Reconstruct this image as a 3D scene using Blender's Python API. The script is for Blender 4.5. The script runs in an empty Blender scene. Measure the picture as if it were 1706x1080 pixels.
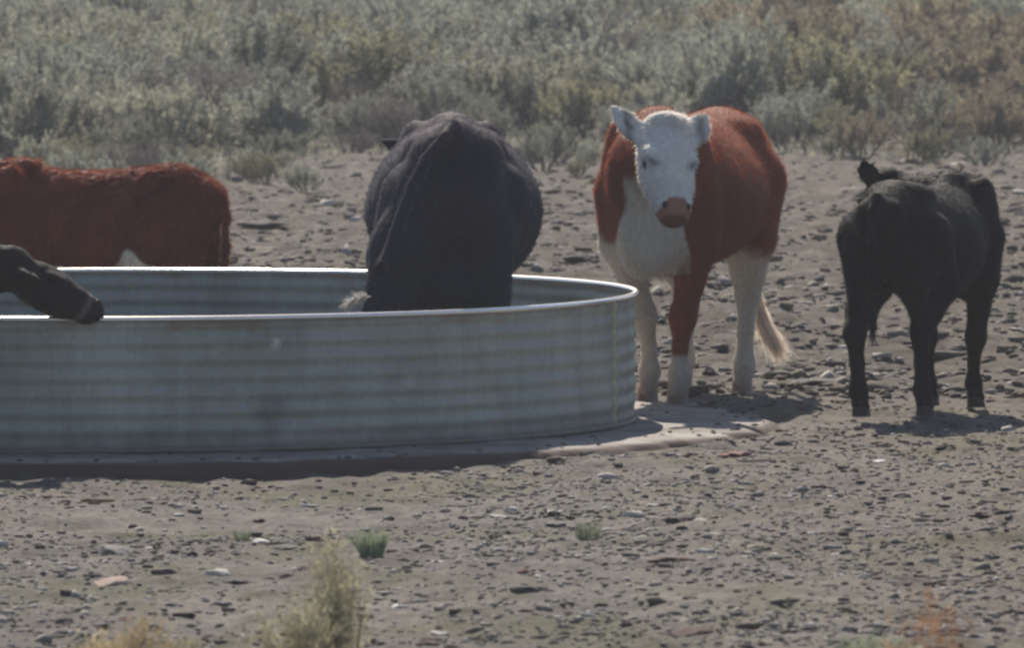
import bpy, math, random
import numpy as np
from mathutils import Vector, Matrix
R = math.radians
rng = np.random.default_rng(7)
random.seed(7)
scn = bpy.context.scene
COL = scn.collection

# ------------------------------------------------------------------ camera
CAMZ = 2.25
cam_d = bpy.data.cameras.new('camera')
cam_d.sensor_width = 36.0
cam_d.lens = 14500 / 1706 * 36.0
cam_d.clip_start = 1.0
cam_d.clip_end = 3000
cam = bpy.data.objects.new('camera', cam_d)
COL.objects.link(cam)
cam.location = (0, 0, CAMZ)
cam.rotation_euler = (R(90) - math.atan(674 / 14500), 0, 0)
cam_d.dof.use_dof = True
cam_d.dof.focus_distance = 39.5
cam_d.dof.aperture_fstop = 10
scn.camera = cam
scn.cycles.filter_width = 2.6

# ------------------------------------------------------------------ light
SUN_EL, SUN_AZ = R(42), R(-9)            # sun stands behind the animals, a little to the left
world = bpy.data.worlds.new('World')
scn.world = world
world.use_nodes = True
wn = world.node_tree.nodes
wl = world.node_tree.links
wn.clear()
wo = wn.new('ShaderNodeOutputWorld')
wb = wn.new('ShaderNodeBackground')
ws = wn.new('ShaderNodeTexSky')
ws.sky_type = 'NISHITA'
ws.sun_disc = False
ws.sun_elevation = SUN_EL
ws.sun_rotation = SUN_AZ
ws.altitude = 1800
ws.dust_density = 3.5
ws.ozone_density = 0.4
wb.inputs['Strength'].default_value = 0.085
wl.new(ws.outputs[0], wb.inputs[0])
wl.new(wb.outputs[0], wo.inputs[0])
sun_d = bpy.data.lights.new('sun', 'SUN')
sun_d.energy = 5.0
sun_d.angle = R(0.6)
sun_d.color = (1.0, 0.91, 0.78)
sun = bpy.data.objects.new('sun', sun_d)
COL.objects.link(sun)
sdir = Vector((math.sin(SUN_AZ) * math.cos(SUN_EL), math.cos(SUN_AZ) * math.cos(SUN_EL), math.sin(SUN_EL)))
sun.rotation_euler = sdir.to_track_quat('Z', 'Y').to_euler()
sun.location = (0, 60, 40)
scn.view_settings.view_transform = 'Standard'
scn.view_settings.look = 'None'
scn.view_settings.gamma = 1
scn.view_settings.use_curve_mapping = False
scn.view_settings.exposure = 0.58
scn.cycles.max_bounces = 6

# ------------------------------------------------------------------ helpers
def tag(o, label=None, cat=None, group=None, kind=None):
    if label: o['label'] = label
    if cat: o['category'] = cat
    if group: o['group'] = group
    if kind: o['kind'] = kind
    return o

def link(name, me, parent=None, mats=()):
    o = bpy.data.objects.new(name, me)
    COL.objects.link(o)
    for m in mats:
        me.materials.append(m)
    if parent: o.parent = parent
    return o

def empty(name, loc, rz=0):
    o = bpy.data.objects.new(name, None)
    COL.objects.link(o)
    o.location = loc
    o.rotation_euler = (0, 0, rz)
    o.empty_display_size = 0.1
    return o

def mesh_np(name, V, F, smooth=True, cols=None):
    """V (n,3), F (m,3) or (m,4)"""
    V = np.asarray(V, np.float32)
    F = np.asarray(F, np.int32)
    me = bpy.data.meshes.new(name)
    me.vertices.add(len(V))
    me.vertices.foreach_set('co', V.ravel())
    k = F.shape[1]
    me.loops.add(F.size)
    me.loops.foreach_set('vertex_index', F.ravel())
    me.polygons.add(len(F))
    me.polygons.foreach_set('loop_start', np.arange(0, F.size, k, dtype=np.int32))
    me.polygons.foreach_set('loop_total', np.full(len(F), k, np.int32))
    if smooth:
        me.polygons.foreach_set('use_smooth', np.ones(len(F), bool))
    if cols is not None:
        at = me.color_attributes.new('tint', 'FLOAT_COLOR', 'POINT')
        c = np.ones((len(V), 4), np.float32)
        c[:, :3] = cols
        at.data.foreach_set('color', c.ravel())
    me.update()
    me.validate()
    return me

def at(px, py=None, d=None, z=0.0):
    """photo pixel to a place: on the plane z, or at distance d"""
    if d is None:
        d = (CAMZ - z) * 14500 / (py + 134)
    X = (px - 853) * d / 14500
    Z = z if py is None else CAMZ - (py + 134) * d / 14500
    return Vector((X, d, Z))

def _hash(i, j, k, s):
    n = (i * 374761393 + j * 668265263 + k * 2147483647 % 1000003 * 97 + k * 1274126177 + s * 144269) & 0xffffffff
    n = ((n ^ (n >> 13)) * 1274126177) & 0xffffffff
    n = n ^ (n >> 16)
    return (n & 0xffff) / 65535.0

def noise3(x, y, z, s=0):
    x = np.asarray(x, np.float64); y = np.asarray(y, np.float64) + 0 * x; z = np.asarray(z, np.float64) + 0 * x
    xi = np.floor(x).astype(np.int64); yi = np.floor(y).astype(np.int64); zi = np.floor(z).astype(np.int64)
    fx = x - xi; fy = y - yi; fz = z - zi
    fx = fx * fx * (3 - 2 * fx); fy = fy * fy * (3 - 2 * fy); fz = fz * fz * (3 - 2 * fz)
    def c(a, b, e): return _hash(xi + a, yi + b, zi + e, s)
    v = 0
    v00 = c(0,0,0) * (1-fx) + c(1,0,0) * fx
    v10 = c(0,1,0) * (1-fx) + c(1,1,0) * fx
    v01 = c(0,0,1) * (1-fx) + c(1,0,1) * fx
    v11 = c(0,1,1) * (1-fx) + c(1,1,1) * fx
    return (v00 * (1-fy) + v10 * fy) * (1-fz) + (v01 * (1-fy) + v11 * fy) * fz * 1.0 - 0.5

def noise2(x, y, s=0):
    x = np.asarray(x, np.float64); y = np.asarray(y, np.float64) + 0 * x
    xi = np.floor(x).astype(np.int64); yi = np.floor(y).astype(np.int64)
    fx = x - xi; fy = y - yi
    fx = fx * fx * (3 - 2 * fx); fy = fy * fy * (3 - 2 * fy)
    z = np.zeros_like(xi)
    def c(a, b): return _hash(xi + a, yi + b, z, s)
    return (c(0,0) * (1-fx) + c(1,0) * fx) * (1-fy) + (c(0,1) * (1-fx) + c(1,1) * fx) * fy - 0.5

def sstep(a, b, x):
    t = np.clip((np.asarray(x, float) - a) / (b - a), 0, 1)
    return t * t * (3 - 2 * t)

# ---- materials
def mat(name, col=(0.5, 0.5, 0.5), rough=0.9, metal=0.0, spec=0.3):
    m = bpy.data.materials.new(name)
    m.use_nodes = True
    b = m.node_tree.nodes['Principled BSDF']
    b.inputs['Base Color'].default_value = (*col, 1)
    b.inputs['Roughness'].default_value = rough
    b.inputs['Metallic'].default_value = metal
    b.inputs['Specular IOR Level'].default_value = spec
    return m, m.node_tree.nodes, m.node_tree.links, b

def nz(n, l, scale, detail=4, rough=0.55, vec=None, dist=0.0):
    t = n.new('ShaderNodeTexNoise')
    t.inputs['Scale'].default_value = scale
    t.inputs['Detail'].default_value = detail
    t.inputs['Roughness'].default_value = rough
    t.inputs['Distortion'].default_value = dist
    if vec is not None: l.new(vec, t.inputs['Vector'])
    return t

def ramp(n, l, src, stops):
    r = n.new('ShaderNodeValToRGB')
    e = r.color_ramp.elements
    while len(e) < len(stops): e.new(0.5)
    for i, (p, c) in enumerate(stops):
        e[i].position = p
        e[i].color = (*c, 1) if len(c) == 3 else c
    l.new(src, r.inputs[0])
    return r

def mixc(n, l, fac, a, b, mode='MIX'):
    m = n.new('ShaderNodeMix')
    m.data_type = 'RGBA'
    m.blend_type = mode
    for sock, v in ((m.inputs[0], fac), (m.inputs[6], a), (m.inputs[7], b)):
        if hasattr(v, 'is_linked') or hasattr(v, 'links'): l.new(v, sock)
        elif isinstance(v, (int, float)): sock.default_value = v
        else: sock.default_value = (*v, 1)
    return m.outputs[2]

def bump(n, l, b, src, strength, dist):
    k = n.new('ShaderNodeBump')
    k.inputs['Strength'].default_value = strength
    k.inputs['Distance'].default_value = dist
    l.new(src, k.inputs['Height'])
    l.new(k.outputs[0], b.inputs['Normal'])
    return k

def soil_material():
    m, n, l, b = mat('dry_soil', rough=0.95, spec=0.2)
    g = n.new('ShaderNodeNewGeometry')
    P = g.outputs['Position']
    base = ramp(n, l, nz(n, l, 0.55, 5, 0.6, P).outputs[0], [(0.3, (0.124, 0.113, 0.102)), (0.5, (0.157, 0.146, 0.133)), (0.7, (0.188, 0.177, 0.160))]).outputs[0]
    olive = ramp(n, l, nz(n, l, 0.9, 5, 0.65, P, 0.5).outputs[0], [(0.48, (0, 0, 0)), (0.62, (0.85, 0.85, 0.85))]).outputs[0]
    c = mixc(n, l, olive, base, (0.110, 0.110, 0.070))
    # ground colour turns browner towards the right
    sx = n.new('ShaderNodeSeparateXYZ'); l.new(P, sx.inputs[0])
    mr = n.new('ShaderNodeMapRange'); l.new(sx.outputs[0], mr.inputs[0])
    mr.inputs[1].default_value = 0.3; mr.inputs[2].default_value = 2.8; mr.inputs[4].default_value = 0.55
    c = mixc(n, l, mr.outputs[0], c, (0.145, 0.118, 0.088))
    tr = n.new('ShaderNodeMapRange'); l.new(sx.outputs[1], tr.inputs[0])
    tr.inputs[1].default_value = 39.5; tr.inputs[2].default_value = 44; tr.inputs[4].default_value = 0.95
    dung = ramp(n, l, nz(n, l, 2.6, 6, 0.72, P, 0.8).outputs[0], [(0.47, (1, 1, 1)), (0.62, (0, 0, 0))]).outputs[0]
    mu = n.new('ShaderNodeMath'); mu.operation = 'MULTIPLY'; l.new(tr.outputs[0], mu.inputs[0]); l.new(dung, mu.inputs[1])
    c = mixc(n, l, mu.outputs[0], c, (0.082, 0.070, 0.056))
    spots = ramp(n, l, nz(n, l, 5.5, 6, 0.7, P, 0.3).outputs[0], [(0.34, (0.45, 0.42, 0.40)), (0.47, (1, 1, 1))]).outputs[0]
    c = mixc(n, l, 0.75, c, spots, 'MULTIPLY')
    pale = ramp(n, l, nz(n, l, 16, 4, 0.7, P).outputs[0], [(0.62, (0, 0, 0)), (0.72, (0.5, 0.5, 0.5))]).outputs[0]
    c = mixc(n, l, pale, c, (0.25, 0.235, 0.21))
    fine = ramp(n, l, nz(n, l, 24, 6, 0.8, P).outputs[0], [(0.32, (0.52, 0.51, 0.50)), (0.68, (1.5, 1.48, 1.45))]).outputs[0]
    c = mixc(n, l, 0.85, c, fine, 'MULTIPLY')
    mid = ramp(n, l, nz(n, l, 3.2, 5, 0.65, P, 0.6).outputs[0], [(0.36, (0.76, 0.75, 0.74)), (0.64, (1.24, 1.24, 1.22))]).outputs[0]
    c = mixc(n, l, 0.8, c, mid, 'MULTIPLY')
    l.new(c, b.inputs['Base Color'])
    bump(n, l, b, nz(n, l, 28, 8, 0.72, P).outputs[0], 0.9, 0.03)
    return m
M_soil = soil_material()

def tint_material(name, rough=0.85, sheen=0.0, transl=0.0, var=0.25, scale=60, bumpd=0.0, streak=False, spec=0.2):
    """colour from the coat's own pattern (attribute 'tint')"""
    m, n, l, b = mat(name, rough=rough, spec=spec)
    a = n.new('ShaderNodeAttribute'); a.attribute_name = 'tint'
    tc = n.new('ShaderNodeTexCoord')
    nn = nz(n, l, scale, 4, 0.65, tc.outputs['Object'])
    v = ramp(n, l, nn.outputs[0], [(0.3, (1 - var,) * 3), (0.7, (1 + var,) * 3)]).outputs[0]
    c = mixc(n, l, 1.0, a.outputs['Color'], v, 'MULTIPLY')
    l.new(c, b.inputs['Base Color'])
    b.inputs['Sheen Weight'].default_value = sheen
    b.inputs['Sheen Roughness'].default_value = 0.5
    if bumpd: bump(n, l, b, nn.outputs[0], 0.8, bumpd)
    if transl:
        t = n.new('ShaderNodeBsdfTranslucent'); l.new(c, t.inputs[0])
        ms = n.new('ShaderNodeMixShader'); ms.inputs[0].default_value = transl
        l.new(b.outputs[0], ms.inputs[1]); l.new(t.outputs[0], ms.inputs[2])
        l.new(ms.outputs[0], n['Material Output'].inputs[0])
    return m
M_hide = tint_material('hide', rough=0.75, sheen=0.04, bumpd=0.003, scale=38, var=0.16, spec=0.08)
M_hair = tint_material('hair', rough=0.65, transl=0.5, var=0.2, scale=120, spec=0.08)
M_hoof = mat('hoof_horn', (0.03, 0.024, 0.022), 0.6)[0]
M_hoof_pale = mat('pale_hoof_horn', (0.22, 0.16, 0.14), 0.55)[0]
M_eye = mat('eye', (0.012, 0.008, 0.006), 0.12, spec=0.6)[0]
M_nostril = mat('nostril', (0.02, 0.01, 0.01), 0.5)[0]

def leaf_material(name, col, col2, transl=0.35):
    m, n, l, b = mat(name, rough=0.8, spec=0.15)
    tc = n.new('ShaderNodeTexCoord')
    oi = n.new('ShaderNodeObjectInfo')
    r = ramp(n, l, nz(n, l, 7, 3, 0.6, tc.outputs['Object']).outputs[0], [(0.38, tuple(q * 0.8 for q in col)), (0.62, tuple(q * 1.1 for q in col2))])
    h = n.new('ShaderNodeHueSaturation')
    mr = n.new('ShaderNodeMapRange'); l.new(oi.outputs['Random'], mr.inputs[0])
    mr.inputs[3].default_value = 0.78; mr.inputs[4].default_value = 1.25
    l.new(mr.outputs[0], h.inputs['Value']); l.new(r.outputs[0], h.inputs['Color'])
    l.new(h.outputs[0], b.inputs['Base Color'])
    t = n.new('ShaderNodeBsdfTranslucent'); l.new(h.outputs[0], t.inputs[0])
    ms = n.new('ShaderNodeMixShader'); ms.inputs[0].default_value = transl
    l.new(b.outputs[0], ms.inputs[1]); l.new(t.outputs[0], ms.inputs[2])
    l.new(ms.outputs[0], n['Material Output'].inputs[0])
    return m
M_sage = {
    'grey green': leaf_material('sage_grey_green', (0.275, 0.272, 0.205), (0.375, 0.372, 0.285)),
    'blue grey': leaf_material('sage_blue_grey', (0.265, 0.270, 0.220), (0.355, 0.364, 0.295)),
    'olive': leaf_material('sage_olive', (0.240, 0.228, 0.140), (0.330, 0.315, 0.200)),
    'straw brown': leaf_material('sage_straw', (0.255, 0.215, 0.145), (0.345, 0.295, 0.205)),
    'dead purplish': leaf_material('sage_dead', (0.145, 0.120, 0.112), (0.215, 0.185, 0.165), 0.2),
}
M_twig = mat('sage_wood', (0.085, 0.070, 0.062), 0.95)[0]
M_grass = leaf_material('green_blades', (0.21, 0.25, 0.16), (0.28, 0.32, 0.21))
M_dry = leaf_material('dry_blades', (0.38, 0.30, 0.17), (0.50, 0.41, 0.25))
M_yel = leaf_material('brush_leaves', (0.30, 0.28, 0.18), (0.40, 0.375, 0.26))
M_rust = leaf_material('rust_blades', (0.30, 0.16, 0.08), (0.38, 0.22, 0.12))

def stone_material(name, col, var=0.3, top=None):
    m, n, l, b = mat(name, rough=0.85)
    tc = n.new('ShaderNodeTexCoord')
    nn = nz(n, l, 3.0, 6, 0.7, tc.outputs['Object'])
    lo = tuple(c * (1 - var) for c in col); hi = tuple(c * (1 + var) for c in col)
    l.new(ramp(n, l, nn.outputs[0], [(0.32, lo), (0.68, hi)]).outputs[0], b.inputs['Base Color'])
    bump(n, l, b, nz(n, l, 12, 6, 0.7, tc.outputs['Object']).outputs[0], 0.5, 0.02)
    return m
M_st = {
    'grey': stone_material('grey_stone', (0.19, 0.18, 0.17)),
    'dark': stone_material('dark_clod', (0.060, 0.052, 0.050)),
    'brown': stone_material('brown_clod', (0.115, 0.078, 0.060)),
    'pale': stone_material('pale_stone', (0.50, 0.47, 0.42), 0.15),
    'white': stone_material('white_stone', (0.72, 0.70, 0.66), 0.1),
    'pinkish': stone_material('pink_stone', (0.46, 0.34, 0.28), 0.15),
    'reddish': stone_material('red_stone', (0.17, 0.075, 0.060)),
    'yellow': stone_material('yellow_stone', (0.48, 0.40, 0.18), 0.15),
}

# ------------------------------------------------------------------ ground
TC = Vector((-2.0, 39.15, 0))            # middle of the stock tank
TR, TH = 2.55, 0.58
PADR = 3.12

def ground_z(x, y):
    x = np.asarray(x, float); y = np.asarray(y, float)
    z = 0.05 * noise2(x / 3.7, y / 3.7, 1) + 0.035 * noise2(x / 1.3, y / 1.5, 2)
    z = z + 0.030 * noise2(x / 0.42, y / 0.5, 3)
    n4 = noise2(x / 0.17, y / 0.2, 4)
    z = z + 0.040 * np.where(n4 > 0.10, n4, n4 * 0.3) + 0.020 * noise2(x / 0.075, y / 0.09, 5)
    z = z * (1 + 0.7 * sstep(41.5, 45, y)) * (1 - 0.35 * sstep(62, 80, y))
    z = z - 0.005
    z = z - 0.055 * (1 - sstep(-1.2, 0.9, x)) * (1 - sstep(38.5, 41.0, y))
    r = np.hypot(x - TC.x, y - TC.y)
    inside = 1 - sstep(PADR - 0.02, PADR + 0.22, r)
    z = z * (1 - inside) + inside * np.minimum(z, -0.035)
    z = z + np.maximum(0, y - 84) * 0.030 * sstep(84, 92, y) + 0.4 * sstep(84, 140, y) * noise2(x / 9, y / 9, 6)
    z = z + 12 * sstep(160, 700, y)
    return z

def axis_coords(segs):
    out = [np.array([segs[0][0]])]
    for a, b_, step in segs:
        n_ = max(1, int(round((b_ - a) / step)))
        out.append(np.linspace(a, b_, n_ + 1)[1:])
    return np.concatenate(out)
gx = axis_coords([(-900, -100, 100), (-100, -20, 8), (-20, -6, 0.7), (-6, -3.4, 0.09), (-3.4, 3.4, 0.032), (3.4, 6, 0.09), (6, 20, 0.7), (20, 100, 8), (100, 900, 100)])
gy = axis_coords([(-200, 0, 25), (0, 22, 1.0), (22, 26, 0.2), (26, 48, 0.034), (48, 82, 0.085), (82, 150, 0.5), (150, 400, 12), (400, 1500, 100)])
GX, GY = np.meshgrid(gx, gy)
GZ = ground_z(GX, GY)
nx_, ny_ = len(gx), len(gy)
ii = np.arange(nx_ - 1)[None, :] + (np.arange(ny_ - 1) * nx_)[:, None]
F = np.stack([ii, ii + 1, ii + 1 + nx_, ii + nx_], -1).reshape(-1, 4)
V = np.stack([GX, GY, GZ], -1).reshape(-1, 3)
ground = link('ground', mesh_np('ground', V, F), mats=[M_soil])
tag(ground, kind='structure')

def gz(x, y): return float(ground_z(np.array([x]), np.array([y]))[0])

# ------------------------------------------------------------------ concrete pad
def concrete_material():
    m, n, l, b = mat('worn_concrete', rough=0.9)
    g = n.new('ShaderNodeNewGeometry'); P = g.outputs['Position']
    c = ramp(n, l, nz(n, l, 2.2, 6, 0.65, P).outputs[0], [(0.35, (0.17, 0.155, 0.145)), (0.62, (0.33, 0.30, 0.275))]).outputs[0]
    d = ramp(n, l, nz(n, l, 7, 5, 0.7, P).outputs[0], [(0.38, (0.5, 0.46, 0.43)), (0.5, (1, 1, 1))]).outputs[0]
    c = mixc(n, l, 0.8, c, d, 'MULTIPLY')
    # eroded edge and side face darkened brown, their shade put into the colour
    sx = n.new('ShaderNodeSeparateXYZ'); l.new(P, sx.inputs[0])
    mr = n.new('ShaderNodeMapRange'); l.new(sx.outputs[2], mr.inputs[0])
    mr.inputs[1].default_value = -0.012; mr.inputs[2].default_value = -0.002; mr.inputs[3].default_value = 1; mr.inputs[4].default_value = 0
    c = mixc(n, l, mr.outputs[0], c, (0.085, 0.055, 0.045))
    l.new(c, b.inputs['Base Color'])
    bump(n, l, b, nz(n, l, 30, 6, 0.7, P).outputs[0], 0.5, 0.01)
    return m
def build_pad():
    A = 360
    th = np.linspace(0, 2 * math.pi, A, endpoint=False)
    wob = 0.09 * noise2(th * 6, 0 * th, 11) + 0.10 * noise2(th * 24, 0 * th, 12) + 0.05 * noise2(th * 80, 0 * th, 13) + 0.03 * noise2(th * 200, 0 * th, 15)
    wob[-20:] = wob[-20:] * np.linspace(1, 0, 20) + wob[0] * np.linspace(0, 1, 20)
    rings = [(0.0, 0.0), (0.5, 0.0), (0.8, 0.0), (0.93, 0.0), (0.985, -0.003), (1.0, -0.018), (1.012, -0.06), (1.02, -0.14)]
    V = []; F = []
    for k, (f, z) in enumerate(rings):
        rr = PADR * f + (wob if f > 0.9 else 0)
        zz = z + 0.010 * noise2(th * 20, th * 0 + f * 9, 14) * (f > 0.6)
        V.append(np.stack([TC.x + rr * np.cos(th), TC.y + rr * np.sin(th), zz + 0 * th], -1))
    V = np.concatenate(V)
    for k in range(len(rings) - 1):
        a = k * A + np.arange(A); b_ = k * A + (np.arange(A) + 1) % A
        F.append(np.stack([a, a + A, b_ + A, b_], -1))
    return mesh_np('concrete_pad', V, np.concatenate(F))
pad = link('concrete_pad', build_pad(), mats=[concrete_material()])
tag(pad, 'low round worn concrete pad under the steel stock tank', 'pad', kind='structure')
del pad['category']

# ------------------------------------------------------------------ stock tank
def zinc_material(name, rust=True):
    m, n, l, b = mat(name, rough=0.55, metal=0.25)
    tc = n.new('ShaderNodeTexCoord'); O = tc.outputs['Object']
    mp = n.new('ShaderNodeMapping'); mp.inputs['Scale'].default_value = (1, 1, 0.25); l.new(O, mp.inputs[0])
    c = ramp(n, l, nz(n, l, 3.0, 6, 0.6, mp.outputs[0]).outputs[0], [(0.3, (0.270, 0.278, 0.245)), (0.7, (0.40, 0.41, 0.365))]).outputs[0]
    v = n.new('ShaderNodeTexVoronoi'); v.inputs['Scale'].default_value = 60; l.new(O, v.inputs['Vector'])
    s = ramp(n, l, v.outputs['Color'], [(0.0, (0.88,) * 3), (1.0, (1.08,) * 3)]).outputs[0]
    c = mixc(n, l, 0.7, c, s, 'MULTIPLY')
    d = ramp(n, l, nz(n, l, 1.6, 5, 0.7, O, 0.4).outputs[0], [(0.5, (1, 1, 1)), (0.7, (0.78, 0.72, 0.64))]).outputs[0]
    c = mixc(n, l, 0.7, c, d, 'MULTIPLY')
    mp2 = n.new('ShaderNodeMapping'); mp2.inputs['Scale'].default_value = (1, 1, 0.06); l.new(O, mp2.inputs[0])
    st = ramp(n, l, nz(n, l, 14, 4, 0.7, mp2.outputs[0]).outputs[0], [(0.40, (0.80, 0.77, 0.72)), (0.5, (1, 1, 1)), (0.66, (1.12, 1.12, 1.10))]).outputs[0]
    c = mixc(n, l, 0.3, c, st, 'MULTIPLY')
    for (px_, py_, rad, colr_, amt) in ((482, 574, 0.035, (0.62, 0.62, 0.56), 0.8), (478, 690, 0.13, (0.10, 0.105, 0.115), 0.45), (690, 640, 0.05, (0.5, 0.5, 0.45), 0.4), (300, 720, 0.10, (0.11, 0.105, 0.10), 0.4)):
        ang = math.acos(max(-1, min(1, (px_ - 110) / 945)))
        zc = TH * (1 - (py_ - 524) / 226)
        dm_ = n.new('ShaderNodeVectorMath'); dm_.operation = 'DISTANCE'
        wv = n.new('ShaderNodeVectorMath'); wv.operation = 'MULTIPLY_ADD'
        l.new(nz(n, l, 11, 4, 0.7, O).outputs['Color'], wv.inputs[0]); wv.inputs[1].default_value = (rad * 1.6,) * 3; l.new(O, wv.inputs[2])
        l.new(wv.outputs[0], dm_.inputs[0]); dm_.inputs[1].default_value = (TR * math.cos(ang) + rad * .8, -TR * math.sin(ang) + rad * .8, zc + rad * .8)
        q = n.new('ShaderNodeMapRange'); l.new(dm_.outputs['Value'], q.inputs[0])
        q.inputs[1].default_value = rad; q.inputs[2].default_value = rad * 0.3; q.inputs[3].default_value = 0; q.inputs[4].default_value = amt
        c = mixc(n, l, q.outputs[0], c, colr_)
    # grime running from the ground upward and lime streaks
    sx = n.new('ShaderNodeSeparateXYZ'); l.new(O, sx.inputs[0])
    ad = n.new('ShaderNodeMath'); ad.operation = 'MULTIPLY_ADD'
    l.new(nz(n, l, 9, 5, 0.7, O).outputs[0], ad.inputs[0]); ad.inputs[1].default_value = -0.12; l.new(sx.outputs[2], ad.inputs[2])
    mr = n.new('ShaderNodeMapRange'); l.new(ad.outputs[0], mr.inputs[0])
    mr.inputs[1].default_value = -0.06; mr.inputs[2].default_value = 0.05; mr.inputs[3].default_value = 0.85; mr.inputs[4].default_value = 0
    c = mixc(n, l, mr.outputs[0], c, (0.13, 0.10, 0.08))
    rb = n.new('ShaderNodeMath'); rb.operation = 'MULTIPLY_ADD'
    l.new(nz(n, l, 2.3, 6, 0.7, O).outputs[0], rb.inputs[0]); rb.inputs[1].default_value = 0.16; l.new(sx.outputs[2], rb.inputs[2])
    rm = n.new('ShaderNodeMapRange'); l.new(rb.outputs[0], rm.inputs[0])
    rm.inputs[1].default_value = TH + 0.025; rm.inputs[2].default_value = TH + 0.075; rm.inputs[3].default_value = 0; rm.inputs[4].default_value = 0.75
    c = mixc(n, l, rm.outputs[0], c, (0.20, 0.095, 0.060))
    l.new(c, b.inputs['Base Color'])
    rr = n.new('ShaderNodeMapRange'); l.new(nz(n, l, 6, 5, 0.6, O).outputs[0], rr.inputs[0])
    rr.inputs[3].default_value = 0.5; rr.inputs[4].default_value = 0.7
    l.new(rr.outputs[0], b.inputs['Roughness'])
    mm = n.new('ShaderNodeMath'); mm.operation = 'MULTIPLY_ADD'; l.new(mr.outputs[0], mm.inputs[0]); mm.inputs[1].default_value = -0.25; mm.inputs[2].default_value = 0.25
    l.new(mm.outputs[0], b.inputs['Metallic'])
    bump(n, l, b, nz(n, l, 2.5, 3, 0.5, O).outputs[0], 0.25, 0.02)
    return m
M_zinc = zinc_material('galvanised_steel')
M_rim = mat('worn_rim_steel', (0.80, 0.76, 0.72), 0.27, 0.9)[0]
tank = empty('stock_tank', (TC.x, TC.y, 0.002))
tag(tank, 'big round corrugated galvanised steel stock tank with a bright rolled rim', 'water tank')

def ring_sweep(prof, A, closed_prof=False, wob=None):
    th = np.linspace(0, 2 * math.pi, A, endpoint=False)
    V = []
    for r, z in prof:
        rr = r + (wob(th, z) if wob else 0)
        V.append(np.stack([rr * np.cos(th), rr * np.sin(th), z + 0 * th], -1))
    n_ = len(prof); V = np.concatenate(V)
    F = []
    for k in range(n_ if closed_prof else n_ - 1):
        k2 = (k + 1) % n_
        a = np.arange(A); b_ = (a + 1) % A
        F.append(np.stack([k * A + a, k * A + b_, k2 * A + b_, k2 * A + a], -1))
    return V, np.concatenate(F)
prof_o = []
NZ = 78
for k in range(NZ + 1):
    z = 0.012 + (TH - 0.032) * k / NZ
    w = 0.0046 * math.cos(2 * math.pi * (z - 0.02) / 0.0745) * float(sstep(0.005, 0.04, z)) * float(1 - sstep(TH - 0.05, TH - 0.02, z))
    prof_o.append((TR + w, z))
prof_i = [(r - 0.006, z) for r, z in prof_o][::-1]
def dents(th, z):
    d = 0
    for a0, z0, w, h, dep in ((-1.13, 0.12, 0.07, 0.05, 0.010), (-1.25, 0.3, 0.09, 0.08, 0.006), (-0.6, 0.35, 0.08, 0.1, 0.005), (1.2, 0.45, 0.1, 0.1, 0.008), (-1.75, 0.4, 0.1, 0.1, 0.006)):
        tt = (th + math.pi) % (2 * math.pi) - math.pi
        d = d - dep * np.exp(-((tt - a0) / w) ** 2 - ((z - z0) / h) ** 2)
    return d + 0.006 * np.sin(3 * th + 1) + 0.003 * np.sin(7 * th)
V, F = ring_sweep(prof_o + prof_i, 420, True, dents)
link('wall', mesh_np('tank_wall', V, F), tank, [M_zinc])
pr = []
for k in range(10):
    a = 2 * math.pi * k / 10
    pr.append((TR + 0.004 + 0.0125 * math.cos(a), TH - 0.012 + 0.0125 * math.sin(a)))
V, F = ring_sweep(pr, 420, True, dents)
V[:, 2] += 0.004 * np.sin(2 * np.arctan2(V[:, 1], V[:, 0]) + 0.5)
link('rim', mesh_np('tank_rim', V, F), tank, [M_rim])
V, F = ring_sweep([(TR + 0.012, 0.0), (TR + 0.018, 0.005), (TR + 0.018, 0.014), (TR + 0.006, 0.022), (TR - 0.03, 0.010), (1.0, 0.004), (0.01, 0.004)], 200, False, None)
link('base', mesh_np('tank_base', V, F), tank, [M_zinc])
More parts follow.
